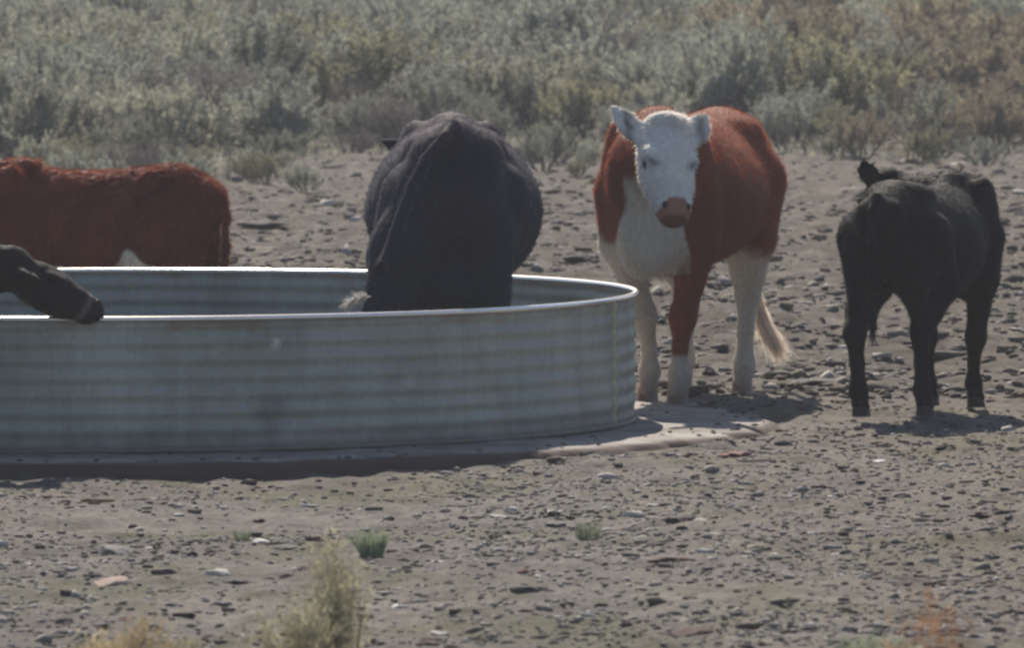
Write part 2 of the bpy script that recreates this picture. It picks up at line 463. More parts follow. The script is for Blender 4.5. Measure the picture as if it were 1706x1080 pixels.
# lapped seams with rivets
M_seam = mat('seam_sealant', (0.44, 0.41, 0.27), 0.7, 0.1)[0]
M_rivet = mat('rivet_steel', (0.40, 0.37, 0.30), 0.5, 0.6)[0]
def seam(th0, width):
    V = []; F = []
    ths = [th0 - width / TR / 2, th0 - width / TR / 2 + 0.0005, th0 + width / TR / 2 - 0.0005, th0 + width / TR / 2]
    for k, (r, z) in enumerate(prof_o):
        for j, t in enumerate(ths):
            rr = r + float(dents(np.array([t]), z)[0]) + (0.0042 if 0 < j < 3 else 0.0)
            V.append((rr * math.cos(t), rr * math.sin(t), z))
    for k in range(len(prof_o) - 1):
        for j in range(3):
            a = k * 4 + j
            F.append((a, a + 1, a + 5, a + 4))
    s = link('seam_strip', mesh_np('seam_strip', V, F), tank, [M_seam])
    return s
riv_me = None
for th0 in (-0.275, math.pi - 0.275 + 0.02, -0.275 + 2.1, -0.275 - 2.1):
    s = seam(th0, 0.045)
    for k in range(15):
        for j in (-1, 1):
            z = 0.035 + k * 0.0373
            t = th0 + j * 0.0145 / TR
            i = min(NZ, max(0, int(round((z - 0.012) / (TH - 0.032) * NZ))))
            r = prof_o[i][0] + float(dents(np.array([t]), z)[0]) + 0.004
            if riv_me is None:
                rv = []; rf = []
                for a in range(8):
                    rv.append((0, 0.0065 * math.cos(a * math.pi / 4), 0.0065 * math.sin(a * math.pi / 4)))
                for a in range(8):
                    rv.append((0.0035, 0.004 * math.cos(a * math.pi / 4), 0.004 * math.sin(a * math.pi / 4)))
                for a in range(8):
                    rf.append((a, (a + 1) % 8, 8 + (a + 1) % 8, 8 + a))
                rf += [(8, 9, 10, 11), (8, 11, 12, 15), (12, 13, 14, 15)]
                riv_me = mesh_np('rivet', rv, rf)
                riv_me.materials.append(M_rivet)
            if th0 != -0.275 and k % 2: continue
            o = bpy.data.objects.new('rivet', riv_me)
            COL.objects.link(o)
            o.parent = s
            o.location = (r * math.cos(t), r * math.sin(t), z)
            o.rotation_euler = (0, 0, t)
# water
V, F = ring_sweep([(TR - 0.03, 0.33), (1.2, 0.33), (0.01, 0.33)], 120)
V[:, 2] += 0.004 * noise2(V[:, 0] * 5, V[:, 1] * 5, 30)
mw, n, l, b = mat('murky_water', (0.045, 0.055, 0.045), 0.06, spec=0.5)
b.inputs['IOR'].default_value = 1.33
water = link('water', mesh_np('water', V, F), mats=[mw])
water.location = (TC.x, TC.y, 0)
tag(water, kind='structure')

# ------------------------------------------------------------------ animals: smooth implicit bodies
class Body:
    def __init__(s, lo, hi, h):
        s.lo = np.array(lo, float); s.h = h
        s.n = np.ceil((np.array(hi) - s.lo) / h).astype(int) + 1
        s.D = np.full(tuple(s.n), 0.3, np.float32)
        s.ax = [s.lo[i] + h * np.arange(s.n[i]) for i in range(3)]
    def _win(s, lo, hi, pad):
        sl = []
        for i in range(3):
            a = int(max(0, math.floor((lo[i] - pad - s.lo[i]) / s.h)))
            b = int(min(s.n[i], math.ceil((hi[i] + pad - s.lo[i]) / s.h) + 1))
            if b <= a: return None
            sl.append(slice(a, b))
        g = np.meshgrid(s.ax[0][sl[0]], s.ax[1][sl[1]], s.ax[2][sl[2]], indexing='ij')
        return tuple(sl), g
    def _mix(s, sl, d, k, sub=False):
        A = s.D[sl]
        if sub:
            d = -d
            if k > 0:
                h = np.clip(0.5 - 0.5 * (d - A) / k, 0, 1) if False else np.clip(0.5 - 0.5 * (A - d) / k, 0, 1)
                s.D[sl] = A * (1 - h) + d * h + k * h * (1 - h)
            else:
                s.D[sl] = np.maximum(A, d)
            return
        if k > 0:
            h = np.clip(0.5 + 0.5 * (A - d) / k, 0, 1)
            s.D[sl] = A * (1 - h) + d * h - k * h * (1 - h)
        else:
            s.D[sl] = np.minimum(A, d)
    def ell(s, c, r, k=0.03, rot=None, sub=False):
        c = np.array(c, float); r = np.array(r, float); m = r.max() + 0.02
        w = s._win(c - m, c + m, k)
        if w is None: return
        sl, g = w
        P = [g[i] - c[i] for i in range(3)]
        if rot is not None:
            Rm = np.array(rot)
            P = [Rm[j, 0] * P[0] + Rm[j, 1] * P[1] + Rm[j, 2] * P[2] for j in range(3)]
        q = np.sqrt((P[0] / r[0]) ** 2 + (P[1] / r[1]) ** 2 + (P[2] / r[2]) ** 2)
        q2 = np.sqrt((P[0] / r[0] ** 2) ** 2 + (P[1] / r[1] ** 2) ** 2 + (P[2] / r[2] ** 2) ** 2) + 1e-6
        s._mix(sl, q * (q - 1) / q2, k, sub)
    def seg(s, a, b, ra, rb, k=0.03, side=None, pear=0.0):
        """tapered limb piece; ra, rb a number or (across, along-up) with side the across direction"""
        a = np.array(a, float); b = np.array(b, float)
        if np.isscalar(ra): ra = (ra, ra)
        if np.isscalar(rb): rb = (rb, rb)
        m = max(max(ra), max(rb))
        lo = np.minimum(a, b) - m; hi = np.maximum(a, b) + m
        w = s._win(lo, hi, k)
        if w is None: return
        sl, g = w
        ab = b - a; L2 = float(ab @ ab) + 1e-9
        P = [g[i] - a[i] for i in range(3)]
        t = np.clip((P[0] * ab[0] + P[1] * ab[1] + P[2] * ab[2]) / L2, 0, 1)
        Q = [P[i] - t * ab[i] for i in range(3)]
        if side is None:
            r = ra[0] + t * (rb[0] - ra[0])
            d = np.sqrt(Q[0] ** 2 + Q[1] ** 2 + Q[2] ** 2) - r
        else:
            sd = np.array(side, float); u = ab / math.sqrt(L2)
            sd = sd - u * (sd @ u); sd /= np.linalg.norm(sd) + 1e-9
            up = np.cross(u, sd)
            A_ = ra[0] + t * (rb[0] - ra[0]); B_ = ra[1] + t * (rb[1] - ra[1])
            x = Q[0] * sd[0] + Q[1] * sd[1] + Q[2] * sd[2]
            y = Q[0] * up[0] + Q[1] * up[1] + Q[2] * up[2]
            z = Q[0] * u[0] + Q[1] * u[1] + Q[2] * u[2]
            mn = np.minimum(A_, B_)
            if pear: A_ = A_ * (1 - pear * np.clip(y / B_, 0, 1))
            q = np.sqrt((x / A_) ** 2 + (y / B_) ** 2 + (z / mn) ** 2)
            d = (q - 1) * mn
        s._mix(sl, d, k)
    def chain(s, pts, k=0.03, side=None, inner=0.01):
        for (p, r), (q, t) in zip(pts[:-1], pts[1:]):
            s.seg(p, q, r, t, k, side)
    def mesh(s, smooth=2):
        D = s.D
        S = D < 0
        nx, ny, nz_ = D.shape
        c = np.zeros((nx - 1, ny - 1, nz_ - 1), np.int8)
        for i in (0, 1):
            for j in (0, 1):
                for k in (0, 1):
                    c += S[i:nx - 1 + i, j:ny - 1 + j, k:nz_ - 1 + k]
        act = (c > 0) & (c < 8)
        idx = np.full(act.shape, -1, np.int64)
        cells = np.argwhere(act)
        idx[act] = np.arange(len(cells))
        acc = np.zeros((len(cells), 3)); cnt = np.zeros(len(cells))
        off = [(i, j, k) for i in (0, 1) for j in (0, 1) for k in (0, 1)]
        vals = {o: D[cells[:, 0] + o[0], cells[:, 1] + o[1], cells[:, 2] + o[2]].astype(float) for o in off}
        for o in off:
            for a in range(3):
                if o[a] == 0:
                    p = list(o); p[a] = 1; p = tuple(p)
                    va, vb = vals[o], vals[p]
                    cr = (va < 0) != (vb < 0)
                    t = np.where(cr, va / (va - vb + 1e-12), 0)
                    pos = np.array(o, float)[None, :].repeat(len(cells), 0)
                    pos[:, a] += t
                    acc += pos * cr[:, None]; cnt += cr
        V = s.lo + s.h * (cells + acc / cnt[:, None])
        Fs = []
        for a in range(3):
            sl0 = [slice(None)] * 3; sl1 = [slice(None)] * 3
            sl0[a] = slice(0, -1); sl1[a] = slice(1, None)
            A_, B_ = S[tuple(sl0)], S[tuple(sl1)]
            e = np.argwhere(A_ != B_)
            b1, b2 = (a + 1) % 3, (a + 2) % 3
            ok = (e[:, b1] > 0) & (e[:, b2] > 0) & (e[:, b1] < D.shape[b1] - 1) & (e[:, b2] < D.shape[b2] - 1)
            e = e[ok]
            ins = A_[tuple(e.T)]
            def cell(d1, d2):
                q = e.copy(); q[:, b1] -= d1; q[:, b2] -= d2
                return idx[tuple(q.T)]
            q = np.stack([cell(1, 1), cell(0, 1), cell(0, 0), cell(1, 0)], -1)
            q[~ins] = q[~ins][:, ::-1]
            Fs.append(q)
        F = np.concatenate(Fs)
        F = F[(F >= 0).all(1)]
        for _ in range(smooth):
            sm = np.zeros_like(V); ct = np.zeros(len(V))
            for a, b_ in ((0, 1), (1, 2), (2, 3), (3, 0)):
                np.add.at(sm, F[:, a], V[F[:, b_]]); np.add.at(ct, F[:, a], 1)
                np.add.at(sm, F[:, b_], V[F[:, a]]); np.add.at(ct, F[:, b_], 1)
            V = 0.5 * V + 0.5 * sm / np.maximum(ct, 1)[:, None]
        return V, F

def vnormals(V, F):
    e1 = V[F[:, 2]] - V[F[:, 0]]; e2 = V[F[:, 3]] - V[F[:, 1]]
    n = np.cross(e1, e2)
    N = np.zeros_like(V)
    for k in range(4): np.add.at(N, F[:, k], n)
    return N / (np.linalg.norm(N, axis=1, keepdims=True) + 1e-12)

def catmull(st, m=4):
    st = np.array(st, float); out = []
    for i in range(len(st) - 1):
        p0 = st[max(0, i - 1)]; p1 = st[i]; p2 = st[i + 1]; p3 = st[min(len(st) - 1, i + 2)]
        for t in np.arange(m) / m:
            out.append(0.5 * ((2 * p1) + (-p0 + p2) * t + (2 * p0 - 5 * p1 + 4 * p2 - p3) * t * t + (-p0 + 3 * p1 - 3 * p2 + p3) * t ** 3))
    out.append(st[-1])
    return out

def unit(v): v = np.array(v, float); return v / np.linalg.norm(v)

def strands(roots, dirs, length, width, cols, curl=0.3, segs=2, droop=0.0, seed=0):
    """thin tapering hairs as small faces; roots (n,3), dirs (n,3)"""
    g = np.random.default_rng(seed)
    n = len(roots)
    L = np.broadcast_to(length, (n,))[:, None]
    W = np.broadcast_to(width, (n,))[:, None]
    side = np.cross(dirs, g.normal(size=(n, 3))); side /= np.linalg.norm(side, axis=1, keepdims=True) + 1e-9
    bend = g.normal(size=(n, 3)) * curl
    bend[:, 2] -= droop
    pts = [roots]
    d = dirs.copy(); p = roots.copy()
    for k in range(segs):
        d = d + bend / segs; d /= np.linalg.norm(d, axis=1, keepdims=True) + 1e-9
        p = p + d * L / segs
        pts.append(p)
    V = []; F = []
    for k in range(segs):
        w = W * (1 - k / segs) * 0.5
        V += [pts[k] - side * w, pts[k] + side * w]
    V.append(pts[-1])
    V = np.stack(V, 1)                  # n, 2*segs+1, 3
    m = 2 * segs + 1
    base = (np.arange(n) * m)[:, None]
    T = []
    for k in range(segs - 1):
        T += [[2 * k, 2 * k + 1, 2 * k + 3], [2 * k, 2 * k + 3, 2 * k + 2]]
    T.append([2 * segs - 2, 2 * segs - 1, 2 * segs])
    F = (base[:, :, None] + np.array(T)[None]).reshape(-1, 3)
    C = np.repeat(cols, m, axis=0)
    return V.reshape(-1, 3), F, C

# default adult barrel: x, top, bottom, half width
BARREL = [(-0.74, 1.22, 0.98, 0.13), (-0.66, 1.30, 0.84, 0.22), (-0.52, 1.335, 0.74, 0.265), (-0.36, 1.325, 0.66, 0.30), (-0.15, 1.30, 0.565, 0.355),
          (0.08, 1.29, 0.52, 0.385), (0.28, 1.29, 0.53, 0.365), (0.46, 1.31, 0.56, 0.315), (0.60, 1.33, 0.60, 0.27), (0.72, 1.25, 0.66, 0.20), (0.80, 1.14, 0.76, 0.12)]

def cow(name, loc, yaw, S, spec, label, cat, group=None):
    """spec in adult metres, x forward, y to its left; S scales the finished animal"""
    root = empty(name, loc, yaw)
    tag(root, label, cat, group)
    B = Body(spec.get('lo', (-1.05, -0.62, -0.02)), spec.get('hi', (1.75, 0.62, 1.62)), spec.get('h', 0.0125))
    bar = spec.get('barrel', BARREL)
    st = catmull([(x, (t + b) / 2, (t - b) / 2, w) for x, t, b, w in bar], 3)
    for p, q in zip(st[:-1], st[1:]):
        B.seg((p[0], 0, p[1]), (q[0], 0, q[1]), (p[3], p[2]), (q[3], q[2]), 0.004, side=(0, 1, 0), pear=spec.get('pear', 0.12))
    # bony landmarks
    bw = spec.get('hookw', 0.20)
    for sg in (-1, 1):
        B.ell((-0.40, sg * bw, 1.25), (0.09, 0.055, 0.055 * spec.get('hook', 1.0)), 0.07 + 0.05 * (spec.get('hook', 1.0) < 1))           # hook bones
        B.ell((-0.74, sg * 0.085, 1.16), (0.05, 0.04, 0.05), 0.06)           # pin bones
        B.ell((0.56, sg * 0.17, 1.10), (0.12, 0.085, 0.23), 0.08)           # shoulder blade
    B.ell((0.55, 0, 1.31), (0.16, 0.05, 0.06), 0.08)                        # withers
    B.ell((0.80, 0, 0.72), (0.13, 0.09, 0.13), 0.10)                        # brisket
    # legs : list of joint dicts
    hooves = []
    for leg in spec['legs']:
        x, y, sg = leg['foot'][0], leg['foot'][1], leg['side']
        fz = leg.get('z', 0.0)
        if leg['kind'] == 'fore':
            top = (0.56, sg * 0.17, 0.98); el = (0.50, sg * 0.185, 0.74)
            kn = leg.get('knee', ((x * 0.8 + 0.50 * 0.2) + 0.01, y * 0.8 + el[1] * 0.2, 0.40 + fz * 0.7))
            pts = [(top, 0.13), (el, 0.098), ((np.array(el) * 0.5 + np.array(kn) * 0.5), 0.062), (kn, 0.059), ((x * 0.9 + kn[0] * 0.1, y, 0.25 + fz), 0.031), ((x, y, 0.135 + fz), 0.046), ((x + 0.035, y, 0.07 + fz), 0.043)]
        else:
            top = (-0.48, sg * 0.15, 1.0); sf = leg.get('stifle', (-0.34, sg * 0.20, 0.74))
            hk = leg.get('hock', (x - 0.045, y * 0.85 + sg * 0.03, 0.47 + fz * 0.7))
            pts = [(top, 0.19), (sf, 0.13), ((np.array(sf) * 0.45 + np.array(hk) * 0.55), 0.082), (hk, 0.057), ((x - 0.02, y, 0.30 + fz), 0.036), ((x, y, 0.14 + fz), 0.047), ((x + 0.035, y, 0.07 + fz), 0.044)]
            B.ell((-0.58, sg * 0.15, 0.88), (0.15, 0.115, 0.25), 0.06)        # thigh muscle
            B.seg((-0.66, sg * 0.13, 0.90), hk, 0.09, 0.035, 0.05)            # back of thigh to hock
        f = leg.get('fat', 1.0)
        pts = [(p, r * (f if i > 1 else 1)) for i, (p, r) in enumerate(pts)]
        B.chain(pts, 0.035)
        if leg['kind'] == 'hind': B.ell(np.array(hk) + (-0.02, 0, 0.02), (0.045, 0.04, 0.05), 0.03)
        B.ell((x + 0.045, y, 0.045 + fz), (0.06, 0.05, 0.035), 0.02)
        hooves.append((x + 0.05, y, fz))
    # neck
    N = spec['neck']
    for (p, a, b_), (q, c, d_) in zip(N[:-1], N[1:]):
        B.seg(p, q, (a, b_), (c, d_), 0.06, side=spec.get('neckside', (0, 1, 0)))
    for (c, r) in spec.get('lumps', ()): B.ell(c, r, 0.07)
    for (a_, b_, ra_, rb_) in spec.get('segs', ()): B.seg(a_, b_, ra_, rb_, 0.07)
    # head
    H = spec['head']; P0 = np.array(H['poll'], float); ax = unit(H['axis']); up = np.array(H['face'], float)
    up = unit(up - ax * (up @ ax)); sd = np.cross(up, ax)    # sd: its own left... checked by sign below
    hs = H.get('s', 1.0)
    def hp(a, s_, u): return P0 + (ax * a + sd * s_ + up * u) * hs
    hst = [(0.02, -0.085, 0.098, 0.085), (0.10, -0.085, 0.116, 0.105), (0.20, -0.085, 0.122, 0.112), (0.30, -0.078, 0.110, 0.100), (0.38, -0.066, 0.090, 0.080), (0.445, -0.058, 0.077, 0.064), (0.472, -0.057, 0.066, 0.054)]
    hst = catmull(hst, 2)
    for p, q in zip(hst[:-1], hst[1:]):
        B.seg(hp(p[0], 0, p[1]), hp(q[0], 0, q[1]), (p[2] * hs, p[3] * hs), (q[2] * hs, q[3] * hs), 0.012, side=sd)
    Rm = np.array([ax, sd, up])
    B.ell(hp(0.0, 0, -0.03), (0.055 * hs, 0.085 * hs, 0.06 * hs), 0.04, Rm)                                    # poll
    B.ell(hp(0.20, 0, 0.0), (0.10 * hs, 0.06 * hs, 0.03 * hs), 0.04, Rm)
    for sg in (-1, 1):
        B.ell(hp(0.190, sg * 0.098, -0.018), (0.050 * hs, 0.030 * hs, 0.028 * hs), 0.035, Rm)  # brow
        B.ell(hp(0.25, sg * 0.075, -0.10), (0.085 * hs, 0.03 * hs, 0.06 * hs), 0.03, Rm)      # cheek
        B.ell(hp(0.455, sg * 0.044, -0.022), (0.034 * hs, 0.027 * hs, 0.03 * hs), 0.015, Rm)
        B.ell(hp(0.225, sg * 0.128, -0.040), (0.026 * hs, 0.024 * hs, 0.018 * hs), 0.01, Rm, sub=True)
        B.ell(hp(0.458, sg * 0.056, 0.000), (0.022 * hs, 0.015 * hs, 0.016 * hs), 0.006, Rm, sub=True)
    B.seg(hp(0.49, -0.06, -0.085), hp(0.49, 0.06, -0.085), 0.010 * hs, 0.010 * hs, 0.0) if False else None
    B.ell(hp(0.44, 0, -0.115), (0.055 * hs, 0.050 * hs, 0.028 * hs), 0.012, Rm)                   # chin
    ears = H.get('ears', {})
    for sg in (-1, 1):
        e0 = hp(ears.get('at', 0.045), sg * 0.088, -0.06)
        # outward, toward poll (-ax), slight back
        o_, p_, b_ = ears.get(sg, (0.9, 0.25, -0.1))
        ed = unit(sd * sg * o_ - ax * p_ + up * b_)
        wdir = unit(np.cross(ed, up))
        el = 0.18 * hs * ears.get('len', 1.0)
        e1 = e0 + ed * el * 0.45; e2 = e0 + ed * el * 0.75; e3 = e0 + ed * el
        B.seg(e0, e1, (0.036 * hs, 0.022 * hs), (0.066 * hs, 0.018), 0.015, side=wdir)
        B.seg(e1, e2, (0.066 * hs, 0.018), (0.054 * hs, 0.016), 0.004, side=wdir)
        B.seg(e2, e3, (0.054 * hs, 0.016), (0.014 * hs, 0.013), 0.004, side=wdir)
        B.ell(e0 + ed * el * 0.52 + up * 0.026 * hs, (0.060 * hs, 0.026 * hs, 0.030 * hs), 0.006, np.array([ed, wdir, np.cross(ed, wdir)]), sub=True)
    # tail
    T = spec['tail']
    tt_ = spec.get('tailt', 0.020)
    B.chain([(T[0], spec.get('tailr', 0.036)), (T[1], tt_ * 1.2)] + [(p, tt_) for p in T[2:]], spec.get('tailk', 0.03))
    V, F = B.mesh(2)
    if len(V) == 0: return root
    N_ = vnormals(V, F)
    cf = spec['colour']
    hx = lambda Q: ((Q - P0) @ ax / hs, (Q - P0) @ sd / hs, (Q - P0) @ up / hs)
    amp = spec.get('shag', 0.004)
    dist_head = np.linalg.norm(V - (P0 + ax * 0.25 * hs), axis=1)
    am = amp * (0.5 + 0.5 * sstep(0.25, 0.5, dist_head)) * sstep(0.45, 0.75, V[:, 2])
    V = V + N_ * (am * (noise3(V[:, 0] * 22, V[:, 1] * 22, V[:, 2] * 14, 3) + 0.7 * noise3(V[:, 0] * 50, V[:, 1] * 50, V[:, 2] * 30, 4)) * 2)[:, None]
    fold = spec.get('fold', 0.006)
    V = V + N_ * (fold * noise3(V[:, 0] * 6, V[:, 1] * 6, V[:, 2] * 2.2, 8) * 2 * sstep(0.5, 0.8, V[:, 2]) * sstep(0.3, 0.55, dist_head))[:, None]
    C = cf(V, hx(V))
    me = mesh_np(name + '_body', V * S, F, True, C)
    link('body', me, root, [M_hide])
    # coat
    nh = spec.get('hairs', 26000)
    g = np.random.default_rng(5)
    pick = g.integers(0, len(V), nh)
    pos = V[pick] + g.normal(size=(nh, 3)) * 0.004
    Nn = N_[pick]
    flow = np.stack([-0.7 * np.ones(nh), 0 * Nn[:, 0], -0.7 * np.ones(nh)], -1)
    flow = flow - Nn * (flow * Nn).sum(1, keepdims=True)
    flow /= np.linalg.norm(flow, axis=1, keepdims=True) + 1e-6
    lift = spec.get('lift', 0.45)
    d = flow + Nn * lift + g.normal(size=(nh, 3)) * 0.22
    d /= np.linalg.norm(d, axis=1, keepdims=True)
    dh = np.linalg.norm(pos - (P0 + ax * 0.3 * hs), axis=1)
    Ln = spec.get('hairlen', 0.022) * (spec.get('headfur', 0.35) + (1 - spec.get('headfur', 0.35)) * sstep(0.2, 0.4, dh)) * (0.5 + 0.5 * sstep(0.35, 0.6, pos[:, 2])) * g.uniform(0.6, 1.3, nh)
    mz = (pos - P0) @ ax / hs
    onmuz = (mz > 0.40) & (dh < 0.3)
    Ln = np.where(onmuz, 0.002, Ln)
    CC = cf(pos, hx(pos)) * g.uniform(0.8, 1.35, (nh, 1)) * spec.get('hairgain', 1.0)
    hv, hf, hc = strands(pos - Nn * 0.002, d, Ln, spec.get('hairw', 0.0035), CC, 0.35, 2, 0.0, 3)
    o = link('coat', mesh_np(name + '_coat', hv * S, hf, False, hc), root, [M_hair])
    # eyes, nostrils
    def blob(nm, c, r, m_, rot):
        u_, v_ = np.mgrid[0:9, 0:14]
        th = u_ / 8 * math.pi; ph = v_ / 14 * 2 * math.pi
        q = np.stack([np.sin(th) * np.cos(ph) * r[0], np.sin(th) * np.sin(ph) * r[1], np.cos(th) * r[2]], -1).reshape(-1, 3)
        q = q @ rot + c
        Fb = [(a * 14 + b, a * 14 + (b + 1) % 14, (a + 1) * 14 + (b + 1) % 14, (a + 1) * 14 + b) for a in range(8) for b in range(14)]
        return link(nm, mesh_np(nm, q * S, Fb), root, [m_])
    for sg in (-1, 1):
        blob('eye', hp(0.225, sg * 0.110, -0.036), (0.024 * hs, 0.016 * hs, 0.0085 * hs), M_eye, Rm)
        blob('nostril', hp(0.452, sg * 0.054, -0.006), (0.016 * hs, 0.011 * hs, 0.012 * hs), M_nostril, Rm)
    for (x, y, fz) in hooves:
        vv = []; ff = []
        rings = [(0.000, 1.00, 0.0), (0.02, 0.98, -0.004), (0.045, 0.88, -0.012), (0.06, 0.80, -0.02)]
        A = 20
        for z, sc, sh in rings:
            for k in range(A):
                a = 2 * math.pi * k / A
                cx = math.cos(a) * 0.068; cy = math.sin(a) * 0.052
                if cx > 0: cy_cleft = 1 - 0.35 * math.exp(-(cy / 0.012) ** 2); cx *= cy_cleft
                vv.append(((cx * sc + sh), cy * sc, z))
        for k in range(len(rings) - 1):
            for a in range(A):
                ff.append((k * A + a, k * A + (a + 1) % A, (k + 1) * A + (a + 1) % A, (k + 1) * A + a))
        for sy in (-1, 1):
            b0 = len(vv)
            for dz, rr in ((0.075, 0.013), (0.10, 0.006)):
                for k in range(6):
                    a = k * 1.0472
                    vv.append((-0.078 + math.cos(a) * rr, sy * 0.022 + math.sin(a) * rr, dz))
            for k in range(6): ff.append((b0 + k, b0 + (k + 1) % 6, b0 + 6 + (k + 1) % 6, b0 + 6 + k))
        vv = np.array(vv) + (x, y, fz - 0.004)
        link('hoof', mesh_np('hoof', vv * S, ff), root, [spec.get('hoofmat', M_hoof)])
    # tail switch
    sw = spec.get('switch')
    if sw:
        ns = sw.get('n', 900)
        path = np.array(sw['path'], float)
        t = g.uniform(0, 0.55, ns)
        seglen = np.linspace(0, 1, len(path))
        p = np.stack([np.interp(t, seglen, path[:, i]) for i in range(3)], -1)
        tgt = np.stack([np.interp(np.minimum(1, t + g.uniform(0.3, 0.5, ns)), seglen, path[:, i]) for i in range(3)], -1)
        dd = tgt - p
        Ls = np.linalg.norm(dd, axis=1)
        dd /= Ls[:, None]
        spread = sw.get('spread', 0.12)
        dd = dd + g.normal(size=(ns, 3)) * spread; dd /= np.linalg.norm(dd, axis=1, keepdims=True)
        cc = np.tile(np.array(sw['col'])[None], (ns, 1)) * g.uniform(0.7, 1.2, (ns, 1))
        hv, hf, hc = strands(p + g.normal(size=(ns, 3)) * 0.008, dd, Ls, 0.005, cc, 0.12, 4, 0.05, 9)
        link('tail_switch', mesh_np('tail_switch', hv * S, hf, False, hc), root, [M_hair])
    return root

def local(p, loc, yaw, S):
    v = Matrix.Rotation(-yaw, 3, 'Z') @ (Vector(p) - Vector(loc))
    return np.array(v) / S
def localdir(v, yaw):
    return np.array(Matrix.Rotation(-yaw, 3, 'Z') @ Vector(v))

def stdlegs(y=0.17, df=(0, 0), dh=(0, 0)):
    return [dict(kind='fore', side=1, foot=(0.52 + df[0], y)), dict(kind='fore', side=-1, foot=(0.52 + df[1], -y)),
            dict(kind='hind', side=1, foot=(-0.60 + dh[0], y)), dict(kind='hind', side=-1, foot=(-0.60 + dh[1], -y))]

# --- white-faced red cow looking at the camera
def hereford_colour(V, h):
    x, y, z = V[:, 0], V[:, 1], V[:, 2]
    n1 = noise3(x * 7, y * 7, z * 7, 21) * 0.10 + noise3(x * 25, y * 25, z * 25, 22) * 0.03
    ha, hs_, hu = h
    red = np.array((0.180, 0.046, 0.021)); white = np.array((0.66, 0.62, 0.56)); pink = np.array((0.30, 0.135, 0.095))
    w = np.zeros(len(V))
    onhead = (ha > -0.09) & (ha < 0.62) & (np.abs(hs_) < 0.34) & (hu > -0.20) & (hu < 0.2)
    w = np.maximum(w, onhead * 1.0)
    # throat, dewlap and brisket
    front = sstep(0.30, 0.40, x + n1)
    w = np.maximum(w, (1 - sstep(0.105, 0.135, np.abs(y - 0.09 + 0.07 * (1 - sstep(0.72, 1.0, z))) - 0.06 * (1 - sstep(0.70, 0.95, z)) + n1 * 0.6)) * (1 - sstep(1.0, 1.08, z + n1)) * sstep(0.60, 0.66, x + n1))
    w = np.maximum(w, (1 - sstep(0.74, 0.79, z + n1)) * front * (1 - sstep(0.12, 0.17, y + n1 * 0.6 - 0.25 * (z - 0.68))))
    # belly and legs
    w = np.maximum(w, 1 - sstep(0.54, 0.58, z + n1 * 0.5))
    w = np.maximum(w, (x < -0.2) * (1 - sstep(0.64, 0.72, z + n1)))
    # left foreleg stays red to below the knee
    lf = (x > 0.30) & (y > 0.06) & (z > 0.22 + n1 * 0.2) & ((z < 0.60) | (y > 0.18))
    w = np.where(lf & (x < 0.95) & ~onhead, np.minimum(w, 1 - sstep(0.20, 0.24, z + n1 * 0.2)), w)
    w = np.where((x < -0.6) & (np.abs(y + 0.0) > 9), 0, w)
    body_shade = (~onhead) * (0.30 + 0.25 * (1 - sstep(0.45, 0.8, z)) + n1 * 0.8)  # white coat below the head darkened: shade put into its colour
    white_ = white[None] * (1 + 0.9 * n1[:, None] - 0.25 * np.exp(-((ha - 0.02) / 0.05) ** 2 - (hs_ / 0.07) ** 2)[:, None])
    wc = white_ * (1 - body_shade[:, None].clip(0, 0.7)) + np.array((0.26, 0.22, 0.17))[None] * body_shade[:, None].clip(0, 0.7)
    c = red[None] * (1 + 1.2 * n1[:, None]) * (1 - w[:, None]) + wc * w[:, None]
    # darker legs near the hooves, dusty
    du = (1 - sstep(0.05, 0.16, z)) * 0.6
    c = c * (1 - du[:, None]) + np.array((0.22, 0.15, 0.12)) * du[:, None]
    # muzzle
    mz = sstep(0.405, 0.425, ha + n1 * 0.12 - 1.2 * np.maximum(0, np.abs(hs_) - 0.035)) * onhead
    c = c * (1 - mz[:, None]) + pink[None] * mz[:, None]
    dk = np.maximum(onhead * sstep(0.40, 0.43, ha) * (1 - sstep(-0.085, -0.066, hu)), onhead * sstep(0.492, 0.505, ha + n1 * 0.1))
    c = c * (1 - dk[:, None] * 0.6)
    ear = onhead & (np.abs(hs_) > 0.125) & (ha < 0.15)
    inn = ear * np.exp(-((np.abs(hs_) - 0.17) / 0.022) ** 2) * (hu > -0.07)
    c = c * (1 - 0.55 * inn[:, None])
    wr = onhead * np.sin(ha * 190 + hs_ * 30) * np.exp(-((ha - 0.36) / 0.03) ** 2) * 0.10
    c = c * (1 - np.abs(wr)[:, None])
    # dark skin round the eyes
    ey = onhead * np.exp(-((ha - 0.220 - 0.75 * (0.11 - np.abs(hs_))) / 0.017) ** 2 - ((np.abs(hs_) - 0.092) / 0.028) ** 2)
    c = c * (1 - 0.75 * ey[:, None])
    return c
H_loc = Vector((0.835, 41.02, 0.0)); H_yaw = R(-90 - 17)
def HL(p): return local(p, H_loc, H_yaw, 1.0)
lf = HL(at(1128, 674)); rf = HL(at(1078, 668)); lh = HL(at(1236, 657)); rh = HL(at(1136, 650))
poll = HL(at(1112, 200, 39.90))
muz = HL(at(1130, 358, 39.58))
t_ = [HL(at(1262, 235, 41.75)), HL(at(1281, 285, 41.88)), HL(at(1278, 350, 41.92)), HL(at(1264, 420, 41.9)), HL(at(1252, 462, 41.9))]
neck_s = [((0.60, 0, 1.06), 0.19, 0.25), ((0.80, -0.01, 1.09), 0.14, 0.20), ((poll + (-0.08, 0, -0.09)), 0.105, 0.135)]
